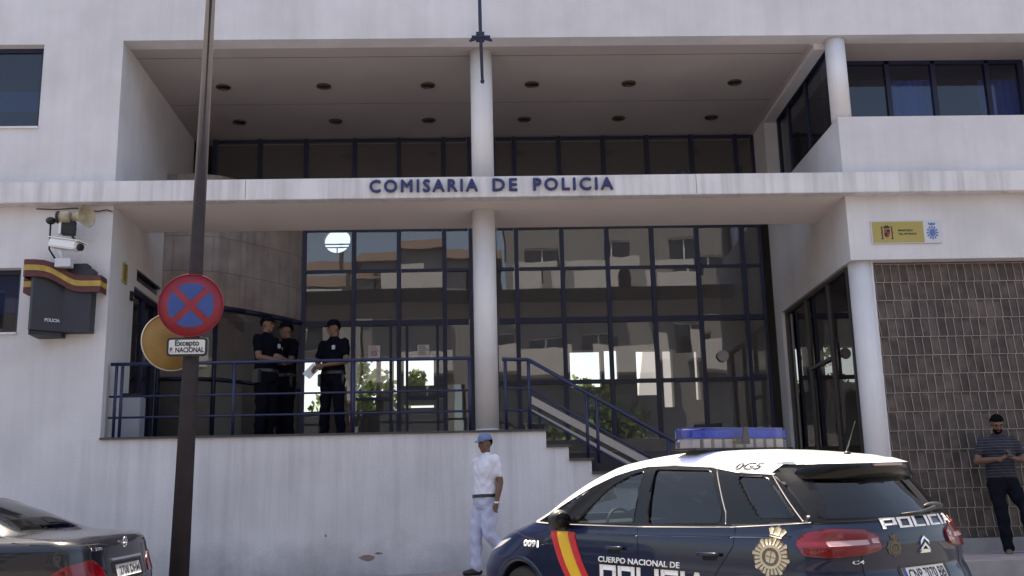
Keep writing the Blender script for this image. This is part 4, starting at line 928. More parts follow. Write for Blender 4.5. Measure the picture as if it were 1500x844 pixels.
def crest_patch(S, mode, cu, cv, ru, rv, parent, sgn=-1, tilt=.18, cols=None):
    """ray burst, oval ring, inner roundel and crown; laid on the shell"""
    A = BM(); B = BM(); ct, st_ = math.cos(tilt), math.sin(tilt)
    def T(p): x, y = p; x, y = x*ct+y*st_, -x*st_+y*ct; return (cu+sgn*x*ru, cv+y*rv)
    N = 24
    for k in range(N):
        a = 2*PI*k/N; L_ = 1.0 if k % 3 == 0 else (.90 if k % 3 == 1 else .86)
        S.patch(A, mode, [T((r*math.sin(a+d), r*math.cos(a+d)-.12)) for r, d in ((.56,-.075),(L_,-.095),(L_+.03,0),(L_,.095),(.56,.075))], off=.005)
    ringo = [T((.60*math.sin(2*PI*k/32), .60*math.cos(2*PI*k/32)-.12)) for k in range(32)]; ringi = [T((.46*math.sin(2*PI*k/32), .46*math.cos(2*PI*k/32)-.12)) for k in range(32)]
    S.patch(A, mode, ringo, [ringi[::-1]], off=.007)
    S.patch(B, mode, [T((.97*math.sin(2*PI*k/32), .95*math.cos(2*PI*k/32)-.12)) for k in range(32)], off=.0035)
    S.patch(B, mode, ringi, off=.0055)
    for pts in ([(-.3,.0),(-.02,.0),(-.02,.28),(-.22,.22)],[(.02,.0),(.3,.0),(.22,.22),(.02,.28)],[(-.3,-.04),(-.02,-.04),(-.02,-.34),(-.2,-.28)],[(.02,-.04),(.3,-.04),(.2,-.28),(.02,-.34)]): S.patch(A, mode, [T((x,y-.10)) for x, y in pts], off=.007)
    for a_ in ([(-.34,.86),(.34,.86),(.34,.94),(-.34,.94)],[(-.34,.97),(-.50,1.22),(-.36,1.34),(-.22,1.30),(-.20,.97)],[(.34,.97),(.50,1.22),(.36,1.34),(.22,1.30),(.20,.97)],[(-.16,.97),(-.18,1.32),(0,1.42),(.18,1.32),(.16,.97)],[(-.05,1.43),(.05,1.43),(.05,1.54),(-.05,1.54)]):
        S.patch(A, mode, [T(p) for p in a_], off=.006)
    o = obj_keep('crest', A, GOLD if not cols else cols[0], parent); obj_keep('crest_field', B, GOLDD if not cols else cols[1], o)
def car_matrix(o, X, Y, Z, th, slope_y, phi=None):
    f = Vector((math.cos(th), math.sin(th), 0)); n = Vector((0,-slope_y,1)).normalized(); f = (f - n*f.dot(n)).normalized(); l_ = n.cross(f)
    M = Matrix.Identity(4)
    for i in range(3): M[i][0], M[i][1], M[i][2], M[i][3] = f[i], l_[i], n[i], (X,Y,Z)[i]
    o.matrix_world = M
def wheel(parent, x, y, r, s, name='wheel'):
    o = bpy.data.objects.new(name, None)
    M = Matrix.Translation((x,y,r)) @ Matrix.Rotation(-PI/2*s,4,'X')
    bm = BM(); lathe(bm, [(r*.62,-.10),(r*.90,-.10),(r*.97,-.085),(r,-.05),(r,.05),(r*.97,.085),(r*.90,.10),(r*.64,.095),(r*.62,.07)], 48, M); t = obj('wheel', bm, RUBBER, parent)
    bm = BM(); lathe(bm, [(r*.64,.09),(r*.60,.07),(r*.57,.02),(0,.02)], 40, M)
    for k in range(7):
        a = k*2*PI/7; box(bm, .03, r*.60, -.028, .028, .022, .06, M=M @ Matrix.Rotation(a,4,'Z'))
    lathe(bm, [(0,.075),(.05,.07),(.06,.05)], 20, M); obj('rim', bm, CHROME, t)

# ---- police car
KP = [(.16,.12,4.34,.85,.45,.9,2.8),(.30,.03,4.48,.90,.45,.95,2.8),(.45,-.02,4.54,.925,.45,1.0,2.8),(.60,-.02,4.54,.935,.42,1.05,2.8),
(.72,.01,4.50,.935,.40,1.1,2.7),(.80,.04,4.42,.93,.40,1.15,2.6),(.88,.04,4.32,.925,.40,1.2,2.6),(.95,.04,4.15,.918,.40,1.1,2.5),
(1.00,.05,3.98,.905,.42,1.0,2.4),(1.05,.06,3.82,.885,.43,.9,2.4),(1.13,.09,3.65,.86,.45,.85,2.3),(1.25,.17,3.43,.82,.46,.8,2.3),
(1.38,.27,3.17,.765,.46,.75,2.3),(1.48,.35,2.93,.715,.46,.7,2.2),(1.54,.40,2.72,.67,.44,.6,2.2),(1.58,.50,2.50,.615,.42,.55,2.2),
(1.615,.8,2.25,.52,.35,.4,2.2),(1.64,1.1,2.0,.38,.25,.25,2.2),(1.65,1.3,1.8,.15,.1,.1,2.2)]
pc = thing('police_car', 'dark blue police people carrier with white roof, blue light bar and red yellow flag stripe', 'police car')
S = Shell(KP)
DLO = [(3.38,1.055),(2.8,1.048),(2.0,1.060),(1.0,1.088),(.36,1.128),(.36,1.17),(.52,1.30),(.72,1.462),(1.05,1.475),(1.36,1.518),(1.75,1.533),(2.05,1.528),(2.22,1.500),(2.42,1.455),(2.68,1.365),(2.95,1.25),(3.20,1.14)]
W_TRI = [(3.28,1.072),(3.03,1.070),(2.70,1.345),(2.63,1.372),(2.76,1.32),(3.02,1.195)]
W_F = [(2.76,1.062),(2.06,1.074),(2.08,1.495),(2.22,1.462),(2.40,1.38),(2.57,1.24)]
W_R = [(1.88,1.078),(1.95,1.505),(1.34,1.492),(1.12,1.18),(1.13,1.105)]
W_Q = [(.76,1.152),(1.04,1.448),(.76,1.438),(.44,1.158)]
WINS = [roundp(q, .035) for q in (W_TRI, W_F, W_R, W_Q)]
RG = roundp([(-.80,1.150),(.80,1.150),(.74,1.32),(.64,1.475),(-.64,1.475),(-.74,1.32)], .06)
def xa(mode, x, z): # arc coordinate for a side x
    P = S.ring(z, 60, 4, 60); P = P[::-1] if mode == 'front' else P; s_ = 0
    for (x0,y0), (x1,y1) in zip(P, P[1:]):
        if (x-x0)*(x-x1) <= 0 and abs(x1-x0) > 1e-9: return s_+math.hypot(x1-x0,y1-y0)*(x-x0)/(x1-x0)
        s_ += math.hypot(x1-x0, y1-y0)
    return s_
WSx = [(1.065,3.66),(1.13,3.50),(1.25,3.24),(1.38,2.95),(1.48,2.69),(1.535,2.49)]
right_ = [(xa('front', x, z), z) for z, x in WSx]
WS = [(a,z) for a, z in right_] + [(-a,z) for a, z in right_[::-1]]
def hole(c):
    if abs(c.y) > .25:
        if all(poly_in(c.x+dx, c.z+dz, DLO) for dx in (-.022,.022) for dz in (-.012,.012)): return True
        for wx in (.81, 3.52):
            if abs(c.y) > .6 and math.hypot(c.x-wx, c.z-.33) < .385: return True
    if c.x < 1.0 and 1.16 < c.z < 1.465 and abs(c.y) < .70-.35*(c.z-1.15) and c.x < .42+.25*(c.z-1.15): return True
    if c.x > 2.3 and 1.075 < c.z < 1.53:
        xx = [x for z, x in WSx]; zz = [z for z, x in WSx]
        for i in range(5):
            if zz[i] <= c.z <= zz[i+1]: 
                lim = xx[i]+(xx[i+1]-xx[i])*(c.z-zz[i])/(zz[i+1]-zz[i]); return c.x > lim+.015
    return False
S.body('body', [NAVYCAR, WHITECAR, BLKGLOSS], pc, hole=hole, nz=170, mfun=lambda c: 2 if (c.z > 1.11 and c.z < 1.535 and c.x < .80 and (c.z < 1.47 or abs(c.y) < .60)) else 1 if c.z > 1.050+.026*max(0,3.4-c.x)/1.0*1.0 - (.0) and c.z > 1.05 and not (c.x < .55 and c.z < 1.44) else 0)
for sd_, lab in (('L','near side window surround'),('R','far side window surround')):
    bm = BM(); S.patch(bm, sd_, DLO, [q[::-1] for q in WINS], off=.004, thick=.010); fr = obj_keep('window_surround', bm, BLKGLOSS, pc)
    for i, q in enumerate(WINS): bm = BM(); S.patch(bm, sd_, grow(q), off=-.010, thick=.004); obj_keep('side_window', bm, CARGLASS if i < 2 else CARGLASSD, fr)
    bm = BM(); S.patch(bm, sd_, [(3.44,1.040),(2.0,1.048),(1.0,1.076),(.34,1.123),(.34,1.129),(1.0,1.084),(2.0,1.056),(3.40,1.048)], off=.008, thick=.010); obj_keep('chrome_strip', bm, ALU, fr)
    bm = BM(); S.patch(bm, sd_, [(1.06,1.10),(1.075,1.18),(1.27,1.497),(1.278,1.495),(1.083,1.178),(1.067,1.10)], off=.008, thick=.008); S.patch(bm, sd_, [(.385,1.135),(.72,1.462),(.728,1.460),(.393,1.135)], off=.008, thick=.008)
    S.patch(bm, sd_, [(.70,1.464),(1.05,1.479),(1.36,1.522),(1.75,1.537),(2.05,1.532),(2.05,1.524),(1.75,1.529),(1.36,1.514),(1.05,1.471),(.70,1.456)], off=.008, thick=.008)
    obj_keep('trim_line', bm, ALU, fr)
# rear surround and glass
bm = BM(); az = xa('rear', .44, 1.2)
S.patch(bm, 'rear', [(-xa('rear',.35,1.13),1.128),(xa('rear',.35,1.13),1.128),(xa('rear',.42,1.22),1.22),(xa('rear',.60,1.38),1.38),(xa('rear',.74,1.462),1.462),(xa('rear',.68,1.53),1.53),(-xa('rear',.68,1.53),1.53),(-xa('rear',.74,1.462),1.462),(-xa('rear',.60,1.38),1.38),(-xa('rear',.42,1.22),1.22)], [RG[::-1]], off=.003, thick=.02); rs = obj_keep('tailgate_surround', bm, BLKGLOSS, pc)
bm = BM(); S.patch(bm, 'rear', RG, off=.0, thick=.004); obj_keep('rear_window', bm, CARGLASSD, rs)
bm = BM(); S.patch(bm, 'front', WS, off=.002, thick=.005); obj_keep('windscreen', bm, CARGLASS, pc)
# spoiler
bm = BM(); rows = []
for i in range(33):
    yy = -.66+1.32*i/32; fx = lambda z: S.at(z)[0]+S.at(z)[3]*(1-(1-min(.999,abs(yy)/S.at(z)[2])**S.at(z)[5])**(1/S.at(z)[5]))
    x1 = fx(1.56) if abs(yy) < .6 else fx(1.545); e = 1-(abs(yy)/.66)**6
    rows.append([bm.verts.new(q) for q in ((x1+.10,yy,1.578-.03*(1-e)),(x1-.05,yy,1.566-.02*(1-e)),(x1-.17*e-.02,yy,1.530),(x1-.18*e-.02,yy,1.500),(fx(1.42)-.035,yy,1.425+.02*(1-e)),(fx(1.42)+.03,yy,1.41))])
for A_, B_ in zip(rows, rows[1:]):
    for k in range(5): f = bm.faces.new((A_[k],B_[k],B_[k+1],A_[k+1])); f.smooth = k > 1; f.material_index = 1 if k < 2 else 0
bm.faces.new(rows[0]); bm.faces.new(rows[-1]); sp2 = obj('spoiler', bm, [BLKGLOSS, WHITECAR], pc)
bm = BM(); box(bm, S.at(1.56)[0]-.205, S.at(1.56)[0]-.188, -.17, .17, 1.508, 1.524); obj('brake_light', bm, TAILC, sp2)
# lamps
for sgn in (1,-1):
    tl = []
    for x, z in ((.40,.985),(.36,1.055),(.25,1.078),(.12,1.068)): tl.append((xa('rear',x,z),z))
    tl += [(.50,1.055),(.42,1.035),(.40,.95),(.46,.925),(xa('rear',.09,.905),.905),(xa('rear',.2,.895),.892),(xa('rear',.34,.91),.91)]
    tl = [(a*sgn,z) for a, z in (tl if sgn > 0 else tl[::-1])]
    bm = BM(); S.patch(bm, 'rear', roundp(tl, .04), off=.016, thick=.03); o = obj_keep('tail_lamp', bm, TAIL, pc)
    bm = BM(); q = [(.52,.968),(.84,.962),(.84,.998),(.52,1.002)]; q = [(a*sgn,z) for a, z in (q if sgn > 0 else q[::-1])]; S.patch(bm, 'rear', roundp(q,.015), off=.018, thick=.004); q = [(.43,.975),(.49,.975),(.49,1.01),(.43,1.01)]; q = [(a*sgn,z) for a, z in (q if sgn > 0 else q[::-1])]; S.patch(bm, 'rear', q, off=.018, thick=.004); obj_keep('clear_lens', bm, TAILC, o)
    bm = BM(); q = [(.62,.78),(.95,.86),(1.12,.90),(1.06,.82),(.70,.70)]; q = [(a*sgn,z) for a, z in (q if sgn < 0 else q[::-1])]; S.patch(bm, 'front', roundp(q,.04), off=.006, thick=.02); obj_keep('headlight', bm, LENSC, pc)
# seams, handles
def seam(S_, mode, pts, par, w_=.006): b = BM(); strip(S_, b, mode, pts, w_); obj_keep('panel_seam', b, SEAM, par)
def strip(S_, bm, mode, pts, w_=.004, off=.0015):
    for (a,b), (c,d) in zip(pts, pts[1:]):
        L_ = math.hypot(c-a,d-b); nx, ny = -(d-b)/L_*w_/2, (c-a)/L_*w_/2; S_.patch(bm, mode, [(a+nx,b+ny),(a-nx,b-ny),(c-nx,d-ny),(c+nx,d+ny)], off=off, thick=.004)
SEAM = mat('panel_gap', (.003,.003,.004), .9)
for sd_ in 'LR':
    for q in ([(2.0,1.048),(1.965,.9),(1.96,.5),(1.97,.28)], [(.97,1.08),(.96,.95),(1.10,.78),(1.22,.62),(1.25,.5),(1.25,.28)], [(3.12,1.045),(3.10,.9),(3.06,.6),(3.04,.28)], [(3.13,.86),(3.30,.90),(3.62,.945),(3.9,.94)]): seam(S, sd_, q, pc)
    bm = BM(); strip(S, bm, sd_, [(3.04,.965),(2.0,.985),(1.0,1.01),(.45,1.03)], .010, .004); obj_keep('waist_crease', bm, NAVYCAR, pc)
    for hx in (2.235, 1.19):
        bm = BM(); sg_ = 1 if sd_ == 'L' else -1; yy = S.y(hx, .88)*sg_
        tube(bm, [(hx-.11,yy+.012*sg_,.880),(hx-.07,yy+.035*sg_,.882),(hx+.07,yy+.035*sg_,.880),(hx+.11,yy+.012*sg_,.876)], .014, 10); obj('door_handle', bm, NAVYCAR, pc, True)
        bm = BM(); S.patch(bm, sd_, roundp([(hx-.07,.836),(hx+.075,.83),(hx+.075,.866),(hx-.07,.87)], .016), off=.002); o = obj_keep('handle_recess', bm, SEAM, pc)
    sg_ = 1 if sd_ == 'L' else -1
    bm = BM(); ball(bm, (2.86,sg_*1.00,1.09), .075,.10,.088, Matrix.Rotation(sg_*-.25,3,'Z')); tube(bm, [(2.92,sg_*.86,1.03),(2.88,sg_*.95,1.05)], .035, 10); mi_ = obj('door_mirror', bm, BLACK, pc, True)
    bm = BM(); ball(bm, (2.805,sg_*1.00,1.09), .022,.078,.066, Matrix.Rotation(sg_*-.25,3,'Z')); obj('mirror_glass', bm, BLKGLOSS, mi_, True)
    for wx in (.81,3.52):
        bm = BM(); n_ = 30; A_ = []
        for i in range(n_+1):
            a = -.25+ (PI+.5)*i/n_; row = []
            for rr_, of in ((.372,-.06),(.378,.006),(.405,.010),(.425,.002)):
                x_ = wx+rr_*math.cos(a); z_ = .33+rr_*math.sin(a); z2 = max(z_, .18); row.append(bm.verts.new((x_, sg_*(S.y(x_, z2)+of), z2)))
            A_.append(row)
        for p0, p1 in zip(A_, A_[1:]):
            for k in range(3): bm.faces.new((p0[k],p1[k],p1[k+1],p0[k+1])).smooth = True
        obj('wheel_arch', bm, NAVYCAR, pc); bm = BM(); tube(bm, [(wx,sg_*.55,.34),(wx,sg_*.90,.34)], .385, 36); bmesh.ops.delete(bm, geom=[f for f in bm.faces if abs(f.calc_center_median().y) > .89], context='FACES'); obj('wheel_well', bm, BLACK, pc)
        wheel(pc, wx, sg_*.80, .33, sg_)
# markings
bm = BM(); T_ = lambda a, b, x: (a+(b-a)*x)
def flagband(f0, f1, o_):
    def c(f, z): return 3.075-.33*f - (.98-z)*.38 - (.98-z)**2*.5
    zs_ = [.985-.05*i for i in range(13)]; pts = [(c(f0,z),z) for z in zs_]+[(c(f1,z),z) for z in zs_[::-1]]; b = BM(); S.patch(b, 'L', pts, off=.0045, thick=.003); obj_keep('flag_stripe', b, o_, pc, label=('yellow' if o_ is DECALY else 'red')+' stripe of the flag on the front door')
bm.free()
flagband(0,.24,DECALR); flagband(.24,.70,DECALY); flagband(.70,.97,DECALR)
bm = BM(); S.text(bm, 'CUERPO NACIONAL DE', 'L', 2.44, 1.50, .757, .803, .004); obj_keep('side_lettering', bm, DECALW, pc)
bm = BM(); S.text(bm, '', 'L', 2.42, 1.22, .53, .738, tb=block_text('POLICIA')); obj_keep('side_lettering', bm, DECALW, pc)
bm = BM(); S.text(bm, '0091', 'L', 3.47, 3.24, .835, .895, .008); obj_keep('fender_number', bm, DECALW, pc)
bm = BM(); S.text(bm, '0G5', 'L', 1.10, .84, 1.497, 1.547, .002, shear=.3); obj_keep('roof_number', bm, INK, pc)
bm = BM(); a0, a1 = .34, -.62; S.text(bm, '', 'rear', a0, a1, 1.068, 1.140, tb=block_text('POLICIA'), off=.006); obj_keep('rear_lettering', bm, DECALW, pc)
bm = BM(); S.patch(bm, 'rear', [(-.655,1.115),(-.69,1.09),(-.73,1.115),(-.75,1.08),(-.70,1.05),(-.66,1.07)], off=.006); obj_keep('rear_mark', bm, ORANGE, pc)
crest_patch(S, 'L', .607, .905, .165, .138, pc)
crest_patch(S, 'rear', .27, .945, .085, .060, pc, sgn=-1, tilt=.1, cols=(GOLDD, mat('crest_dim', (.03,.025,.02), .5)))
bm = BM()
for dz in (0,-.045): S.patch(bm, 'rear', [(-.13,.962+dz),(-.075,1.005+dz),(-.02,.962+dz),(-.02,.94+dz),(-.075,.982+dz),(-.13,.94+dz)], off=.012, thick=.01)
obj_keep('double_chevron_badge', bm, CHROME, pc)
bm = BM(); S.patch(bm, 'rear', roundp([(-.14,.885),(0,.885),(0,.91),(-.14,.91)],.01), off=.012, thick=.012); obj_keep('tailgate_handle', bm, CHROME, pc)
bm = BM(); S.text(bm, 'C4', 'rear', .68, .58, .845, .872, .004, off=.006); obj_keep('model_badge', bm, CHROME, pc)
bm = BM(); S.patch(bm, 'rear', roundp([(-.34,.675),(.26,.675),(.26,.805),(-.34,.805)],.02), off=.003); pf = obj_keep('plate_recess', bm, BLACK, pc)
bm = BM(); S.patch(bm, 'rear', [(.225,.685),(.225,.795),(-.295,.795),(-.295,.685)], off=.008); npl = obj_keep('number_plate', bm, mat('plate_alloy', (.62,.62,.64), .4), pf)
bm = BM(); S.patch(bm, 'rear', [(.223,.687),(.223,.793),(.185,.793),(.185,.687)], off=.0095, thick=.001); obj_keep('plate_band', bm, SBLUE, npl)
bm = BM(); S.text(bm, 'CNP 7070 BB', 'rear', .165, -.28, .702, .780, .004, off=.0095); obj_keep('plate_text', bm, INK, npl)
bm = BM(); strip(S, bm, 'rear', [(xa('rear',.32,1.12),1.122),(.60,1.126),(0,1.128),(-.60,1.126)], .006); strip(S, bm, 'rear', [(.60,.90),(.58,.66),(.3,.62),(-.3,.62),(-.58,.66),(-.60,.90)], .006); obj_keep('tailgate_seam', bm, SEAM, pc)
bm = BM(); q = S.pt('rear', -.42, 1.19); ball(bm, q+Vector((-.01,0,.01)), .03,.125,.03); tube(bm, [q+Vector((-.05,.05,.0)), S.pt('rear',-.15,1.165)+Vector((-.02,0,0)), S.pt('rear',.1,1.16)+Vector((-.02,0,0))], [.018,.012,.008], 8); obj('rear_wiper', bm, BLACK, pc, True)
bm = BM(); S.patch(bm, 'rear', [(-.9,.30),(.9,.30),(.9,.42),(-.9,.42)], off=.01); obj_keep('bumper_trim', bm, BLACK, pc)
bm = BM(); tube(bm, [(.62,-.05,1.585),(.64,-.05,1.60)], .03, 12); tube(bm, [(.64,-.05,1.60),(.52,-.03,1.84)], [.006,.003], 8); obj('antenna', bm, BLACK, pc, True)
# light bar
lb = BM(); box(lb, 1.61, 1.85, -.58, .58, 1.652, 1.668, bev=.004); 
for yy in (-.45,.45): box(lb, 1.66, 1.80, yy-.05, yy+.05, 1.57, 1.651)
lb = obj('light_bar', lb, BLACK, pc)
def capsule_bar(z0, z1, k, m_, nm, y0=-.62, y1=.62):
    bm = BM(); P = []
    for i in range(24): a = 2*PI*i/24; P.append((1.73+.145*k*(abs(math.cos(a))**.6)*(1 if math.cos(a) > 0 else -1), (y0+y1)/2+(y1-y0)/2*k*(abs(math.sin(a))**.35)*(1 if math.sin(a) > 0 else -1)))
    prism(bm, P, 'z', z0, z1); bmesh.ops.bevel(bm, geom=[e for e in bm.edges if all(abs(v.co.z-z1) < 1e-5 for v in e.verts)], offset=.02, segments=3, affect='EDGES'); return obj(nm, bm, m_, lb)
capsule_bar(1.669, 1.748, 1.0, glass_mat('bar_clear_lens', (.75,.76,.8), 1.0, .08, .1), 'clear_lens'); capsule_bar(1.750, 1.838, 1.0, LENSB, 'blue_lens')
bm = BM()
for i in range(9):
    yy = -.52+1.04*i/8; box(bm, 1.66, 1.80, yy-.045, yy+.045, 1.672, 1.742)
obj('lamp_modules', bm, ALU, lb)
bm = BM()
for i in range(6):
    yy = -.50+1.0*i/5; box(bm, 1.67, 1.79, yy-.06, yy+.06, 1.754, 1.815, bev=.01)
obj('beacon_modules', bm, ALU, lb)
bm = BM(); prism(bm, [(-.05,1.70),(.05,1.70),(.025,1.84),(-.025,1.84)], 'x', 1.583, 1.881); obj('centre_divider', bm, BLACK, lb)
# interior
for sx, sy_ in ((2.05,.38),(2.05,-.38),(1.15,.42),(1.15,0),(1.15,-.42)):
    bm = BM(); box(bm, sx-.10, sx+.06, sy_-.22, sy_+.22, .5, 1.10, bev=.05); box(bm, sx-.10, sx+.02, sy_-.12, sy_+.12, 1.13, 1.32, bev=.04); box(bm, sx, sx+.5, sy_-.22, sy_+.22, .42, .58, bev=.04); obj('seat', bm, SEAT, pc)
bm = BM(); box(bm, 2.95, 3.5, -.68, .68, .75, 1.03, bev=.06); o = obj('dashboard', bm, SEAT, pc)
bm = BM(); c_ = Vector((2.72,.38,.98)); tube(bm, [c_+Vector((.09*math.sin(k*PI/16)*.6,.18*math.cos(k*PI/16),.18*math.sin(k*PI/16))) for k in range(33)], .014, 8); obj('steering_wheel', bm, BLACK, o, True)
bm = BM(); box(bm, .30, 3.4, -.80, .80, .30, .40); obj('floor_pan', bm, BLACK, pc)
car_matrix(pc, 3.1679, 8.1298, -1.0355, 2.1885, .0662)

# ---- dark saloon on the left
KS = [(.18,.10,4.60,.80,.40,.8,2.8),(.32,.02,4.72,.85,.40,.85,2.8),(.50,-.01,4.76,.875,.36,.9,2.9),(.62,.0,4.75,.885,.34,.9,2.9),(.74,.03,4.68,.885,.33,.95,2.8),(.84,.05,4.50,.875,.32,1.0,2.7),
(.91,.06,4.25,.86,.30,.95,2.6),(.955,.08,3.95,.84,.30,.9,2.6),(.985,.11,3.66,.815,.30,.8,2.6),(1.002,.16,3.50,.79,.30,.75,2.5),(1.012,.22,3.42,.772,.32,.7,2.5),(1.022,.34,3.38,.758,.34,.7,2.5),(1.032,.46,3.34,.745,.36,.7,2.4),(1.05,.56,3.28,.735,.40,.7,2.4),
(1.12,.74,3.08,.70,.44,.7,2.3),(1.22,.98,2.84,.655,.46,.7,2.3),(1.32,1.28,2.58,.605,.46,.65,2.3),(1.38,1.50,2.42,.56,.40,.5,2.2),(1.41,1.68,2.3,.48,.3,.35,2.2),(1.43,1.85,2.15,.3,.15,.15,2.2)]
cs = thing('parked_saloon', 'dark grey saloon with red tail lamps cut off by the left edge of the photo', 'car')
S = Shell(KS)
DL2 = [(3.22,1.045),(.98,1.055),(1.10,1.15),(1.42,1.335),(1.70,1.365),(2.3,1.365),(2.75,1.24)]
W2 = [roundp(q,.03) for q in ([(3.05,1.06),(2.12,1.064),(2.12,1.345),(2.30,1.345),(2.70,1.22)],[(2.04,1.064),(1.22,1.068),(1.30,1.16),(1.50,1.325),(1.72,1.345),(2.04,1.345)])]
RG2 = roundp([(-.66,1.065),(.66,1.065),(.56,1.22),(.44,1.36),(-.44,1.36),(-.56,1.22)], .07)
def hole2(c):
    if abs(c.y) > .25:
        if all(poly_in(c.x+dx, c.z+dz, DL2) for dx in (-.022,.022) for dz in (-.008,.008)): return True
        for wx in (.95, 3.78):
            if abs(c.y) > .55 and math.hypot(c.x-wx, c.z-.32) < .365: return True
    if c.x < 1.6 and 1.075 < c.z < 1.35 and abs(c.y) < .58-.62*(c.z-1.065): return True
    if c.x > 2.35 and 1.07 < c.z < 1.36 and abs(c.y) < .60-.5*(c.z-1.05): return True
    return False
S.body('body', [SEDAN], cs, nz=150, hole=hole2)
for sd_ in 'LR':
    sg_ = 1 if sd_ == 'L' else -1
    bm = BM(); S.patch(bm, sd_, DL2, [q[::-1] for q in W2], off=.003, thick=.02); fr = obj_keep('window_surround', bm, BLKGLOSS, cs)
    for q in W2: bm = BM(); S.patch(bm, sd_, grow(q), off=-.008, thick=.004); obj_keep('side_window', bm, CARGLASSD, fr)
    bm = BM(); strip(S, bm, sd_, [(3.22,1.040),(.98,1.050)], .012, .006); strip(S, bm, sd_, [(.97,1.052),(1.09,1.155),(1.41,1.342)], .012, .006); obj_keep('chrome_strip', bm, CHROME, fr)
    bm = BM(); strip(S, bm, sd_, [(4.3,.60),(.35,.60)], .05, .008); obj_keep('rubbing_strip', bm, BLACK, cs)
    for q in ([(1.18,1.04),(1.16,.8),(1.32,.6),(1.32,.3)], [(2.08,1.04),(2.08,.3)], [(.72,.99),(.55,.97),(.10,.95)]): seam(S, sd_, q, cs)
    for wx in (.95,3.78): wheel(cs, wx, sg_*.76, .315, sg_); bm = BM(); tube(bm, [(wx,sg_*.5,.33),(wx,sg_*.84,.33)], .365, 32); bmesh.ops.delete(bm, geom=[f for f in bm.faces if abs(f.calc_center_median().y) > .83], context='FACES'); obj('wheel_well', bm, BLACK, cs)
    tl = [(xa('rear',.34,.70),.715),(xa('rear',.20,.74),.79),(xa('rear',.10,.80),.825),(.60,.82),(.48,.74),(.46,.64),(xa('rear',.10,.63),.63),(xa('rear',.30,.64),.64)]
    tl = [(a*sg_,z) for a, z in (tl if sg_ > 0 else tl[::-1])]; bm = BM(); S.patch(bm, 'rear', roundp(tl,.03), off=.008, thick=.02); o = obj_keep('tail_lamp', bm, TAIL, cs)
bm = BM(); S.patch(bm, 'rear', RG2, off=.002, thick=.004); obj_keep('rear_window', bm, CARGLASS, cs)
fw = [(.60,1.07),(-.60,1.07),(-.46,1.36),(.46,1.36)]; bm = BM(); S.patch(bm, 'front', roundp([(a*1.2,z) for a, z in fw],.05), off=.002, thick=.004); obj_keep('windscreen', bm, CARGLASS, cs)
bm = BM(); strip(S, bm, 'rear', [(.62,.99),(.60,.92),(.42,.90),(.40,.62),(-.40,.62),(-.42,.90),(-.60,.92),(-.62,.99)], .007); obj_keep('boot_seam', bm, SEAM, cs)
bm = BM(); S.patch(bm, 'rear', roundp([(-.32,.615),(.32,.615),(.32,.775),(-.32,.775)],.02), off=.003); o = obj_keep('plate_recess', bm, BLACK, cs)
bm = BM(); S.patch(bm, 'rear', [(-.26,.64),(.26,.64),(.26,.75),(-.26,.75)], off=.007); o2 = obj_keep('number_plate', bm, mat('plate_worn', (.50,.50,.52), .5, var=.2, vscale=20), o)
bm = BM(); S.text(bm, '2708 DHM', 'rear', .20, -.24, .66, .73, .004, off=.0085); obj_keep('plate_text', bm, INK, o2)
bm = BM(); S.patch(bm, 'rear', roundp([(-.33,.79),(.33,.79),(.33,.81),(-.33,.81)],.008), off=.014, thick=.014); obj_keep('boot_handle', bm, CHROME, cs)
bm = BM(); S.text(bm, 'E 220', 'rear', .60, .44, .895, .92, .004, off=.005); obj_keep('boot_lettering', bm, CHROME, cs)
q = S.pt('rear', 0, .94)
bm = BM(); tube(bm, [q+Vector((-.012,.045*math.cos(k*PI/12),.045*math.sin(k*PI/12))) for k in range(25)], .005, 6)
for k in range(3): a = PI/2+k*2*PI/3; tube(bm, [q+Vector((-.012,0,0)), q+Vector((-.012,.042*math.cos(a),.042*math.sin(a)))], [.008,.002], 6)
obj('round_badge', bm, CHROME, cs, True)
bm = BM(); S.patch(bm, 'rear', [(-1.0,.50),(1.0,.50),(1.0,.56),(-1.0,.56)], off=.012, thick=.012); obj_keep('bumper_strip', bm, BLACK, cs)
for sx, sy_ in ((2.2,.36),(2.2,-.36),(1.35,.3),(1.35,-.3)):
    bm = BM(); box(bm, sx-.10, sx+.06, sy_-.24, sy_+.24, .45, 1.02, bev=.05); box(bm, sx-.10, sx+.0, sy_-.12, sy_+.12, 1.03, 1.18, bev=.03); obj('seat', bm, SEAT, cs)
bm = BM(); box(bm, .95, 1.25, -.55, .55, .95, 1.035, bev=.02); box(bm, 2.9, 3.3, -.6, .6, .7, 1.02, bev=.05); box(bm, .4, 3.3, -.7, .7, .3, .4); obj('parcel_shelf', bm, SEAT, cs)
car_matrix(cs, -3.22, 10.75, road_z(10.75)+.0, R(174), .0662)

